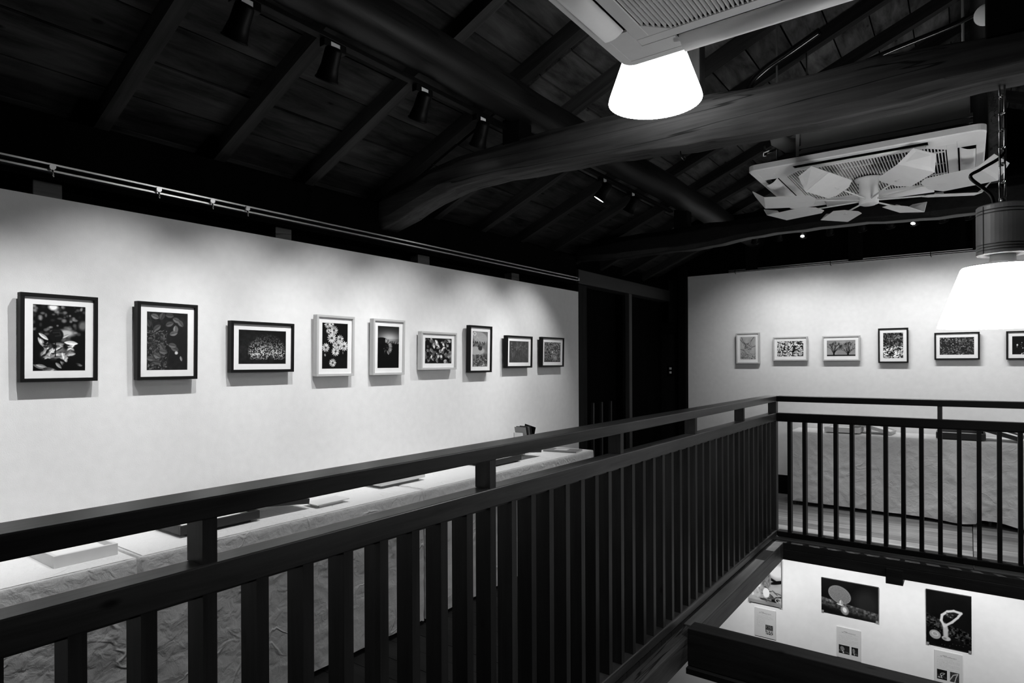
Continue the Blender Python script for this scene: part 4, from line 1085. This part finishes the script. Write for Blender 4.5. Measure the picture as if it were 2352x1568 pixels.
for y, ty in SL:
    lab = SLAB.get(y, 'black track spotlight on the left track, hard to see in the dark roof')
    spotlight(lab, (-1.898, y, 1.192), (-1.875, y - 0.03, 1.10), (XW, ty, -0.24 if y > 1 else -0.55), P_SPOT_LEFT, 'track spotlights over the left wall', size=1.12, lens=0.021 if y == 3.60 else 0)
# far wall spots on a track behind the far tie beam
obj('track_rail', box(-2.2, 2.4, 5.885, 5.915, 1.215, 1.235), M['spot'], label='black lighting track behind the far tie beam', cat='track', bevel=0.002)
obj('track_hanger_beam', box(-2.9, 3.0, 5.85, 5.97, 1.235, 1.36), M['black'], label='dark timber carrying the far lighting track', cat='beam')
for x, tx, lab in [(-1.56, -1.89, 'black rim of the first spotlight left of the lit pair, far wall'), (-1.36, -1.5, 'black spotlight left of the first shining one, far wall'), (-1.16, -1.3, 'spotlight with shining lamp above the pale framed pictures'), (-0.95, -1.0, 'black spotlight just right of the first shining one, far wall'),
                   (-0.71, -0.57, 'black spotlight midway between the two shining ones'), (-0.51, -0.4, 'black spotlight just left of the second shining one'), (-0.35, -0.08, 'spotlight with shining lamp below the fan'), (-0.16, 0.1, 'black spotlight just right of the second shining one'), (0.0, 0.43, 'black spotlight rim beside the hanging lamp housing'),
                   (0.45, 0.7, 'far wall spotlight hidden behind the hanging lamp'), (0.9, 1.1, 'far wall spotlight outside the right edge')]:
    vis = x in (-1.16, -0.35)
    spotlight(lab, (x, 5.90, 1.215), (x, 5.89, 1.135), (tx, YW, 0.10), P_SPOT_FAR, 'track spotlights over the far wall', size=1.36, big=0.8, tagged=False, track_axis='x')
    if vis:
        light_spot('floor_beam', (x, 5.83, 1.05), (x + 0.25, 5.35, FLOOR), P_SPOT_FLOOR, 1.1)
        o = obj('side_bulb', MB().lathe([(0.0, 0.0), (0.015, 0.0), (0.015, 0.004), (0, 0.004)], n=20), M['bulb'], bpy.data.objects[[q.name for q in bpy.data.objects if q.get('label') == lab][0]], (0.0, -0.03, -0.120), (0.75, 0, 0.3))
# spots below the far gallery for the lower wall
for x, tx in [(-2.1, -2.1), (-1.05, -1.05), (0.0, 0.0), (1.1, 1.1)]:
    light_spot('lower_wall_spot', (x, 5.95, -1.62), (tx, YW, -2.45), P_SPOT_LOW, 1.7, 1.0, 0.02)

# ------------------------------------------------------------------ small roof things
obj('flexible_conduit', MB().tube(cbez([(-0.50, 2.9, 1.40), (-0.62, 2.9, 1.345), (-0.72, 2.9, 1.30), (-0.785, 2.9, 1.245), (-0.80, 2.9, 1.15), (-0.80, 2.9, 1.02)], 10), 0.016, 10), M['cable'], label='black ribbed conduit looping above the near tie beam', cat='conduit')
obj('flexible_conduit', MB().tube(cbez([(-0.36, 2.8, 1.17), (-0.22, 2.8, 1.20), (-0.05, 2.8, 1.23), (0.05, 2.8, 1.26)], 10), 0.010, 10), M['cable'], label='thin black conduit lying on the near tie beam', cat='conduit')
sd = thing('smoke_detector', 'white domed smoke detector half hidden by the black ridge post', 'smoke detector', (0.055, 2.72, 1.20), (PI / 2, 0, 0))
obj('detector_base', MB().lathe([(0.0, 0.0), (0.036, 0.0), (0.036, 0.012), (0.030, 0.018)], n=24), M['box_w'], sd)
obj('detector_dome', MB().lathe([(0.030, 0.018), (0.022, 0.030), (0.0, 0.034)], n=24), M['box_w'], sd)
hk = obj('cable_hook', MB().tube([(-0.99, 2.58, 0.905), (-0.985, 2.58, 0.875), (-0.972, 2.58, 0.862), (-0.966, 2.58, 0.872), (-0.98, 2.58, 0.885)], 0.0022, 6), M['cable'], label='little black wire hook under the near tie beam', cat='hook')
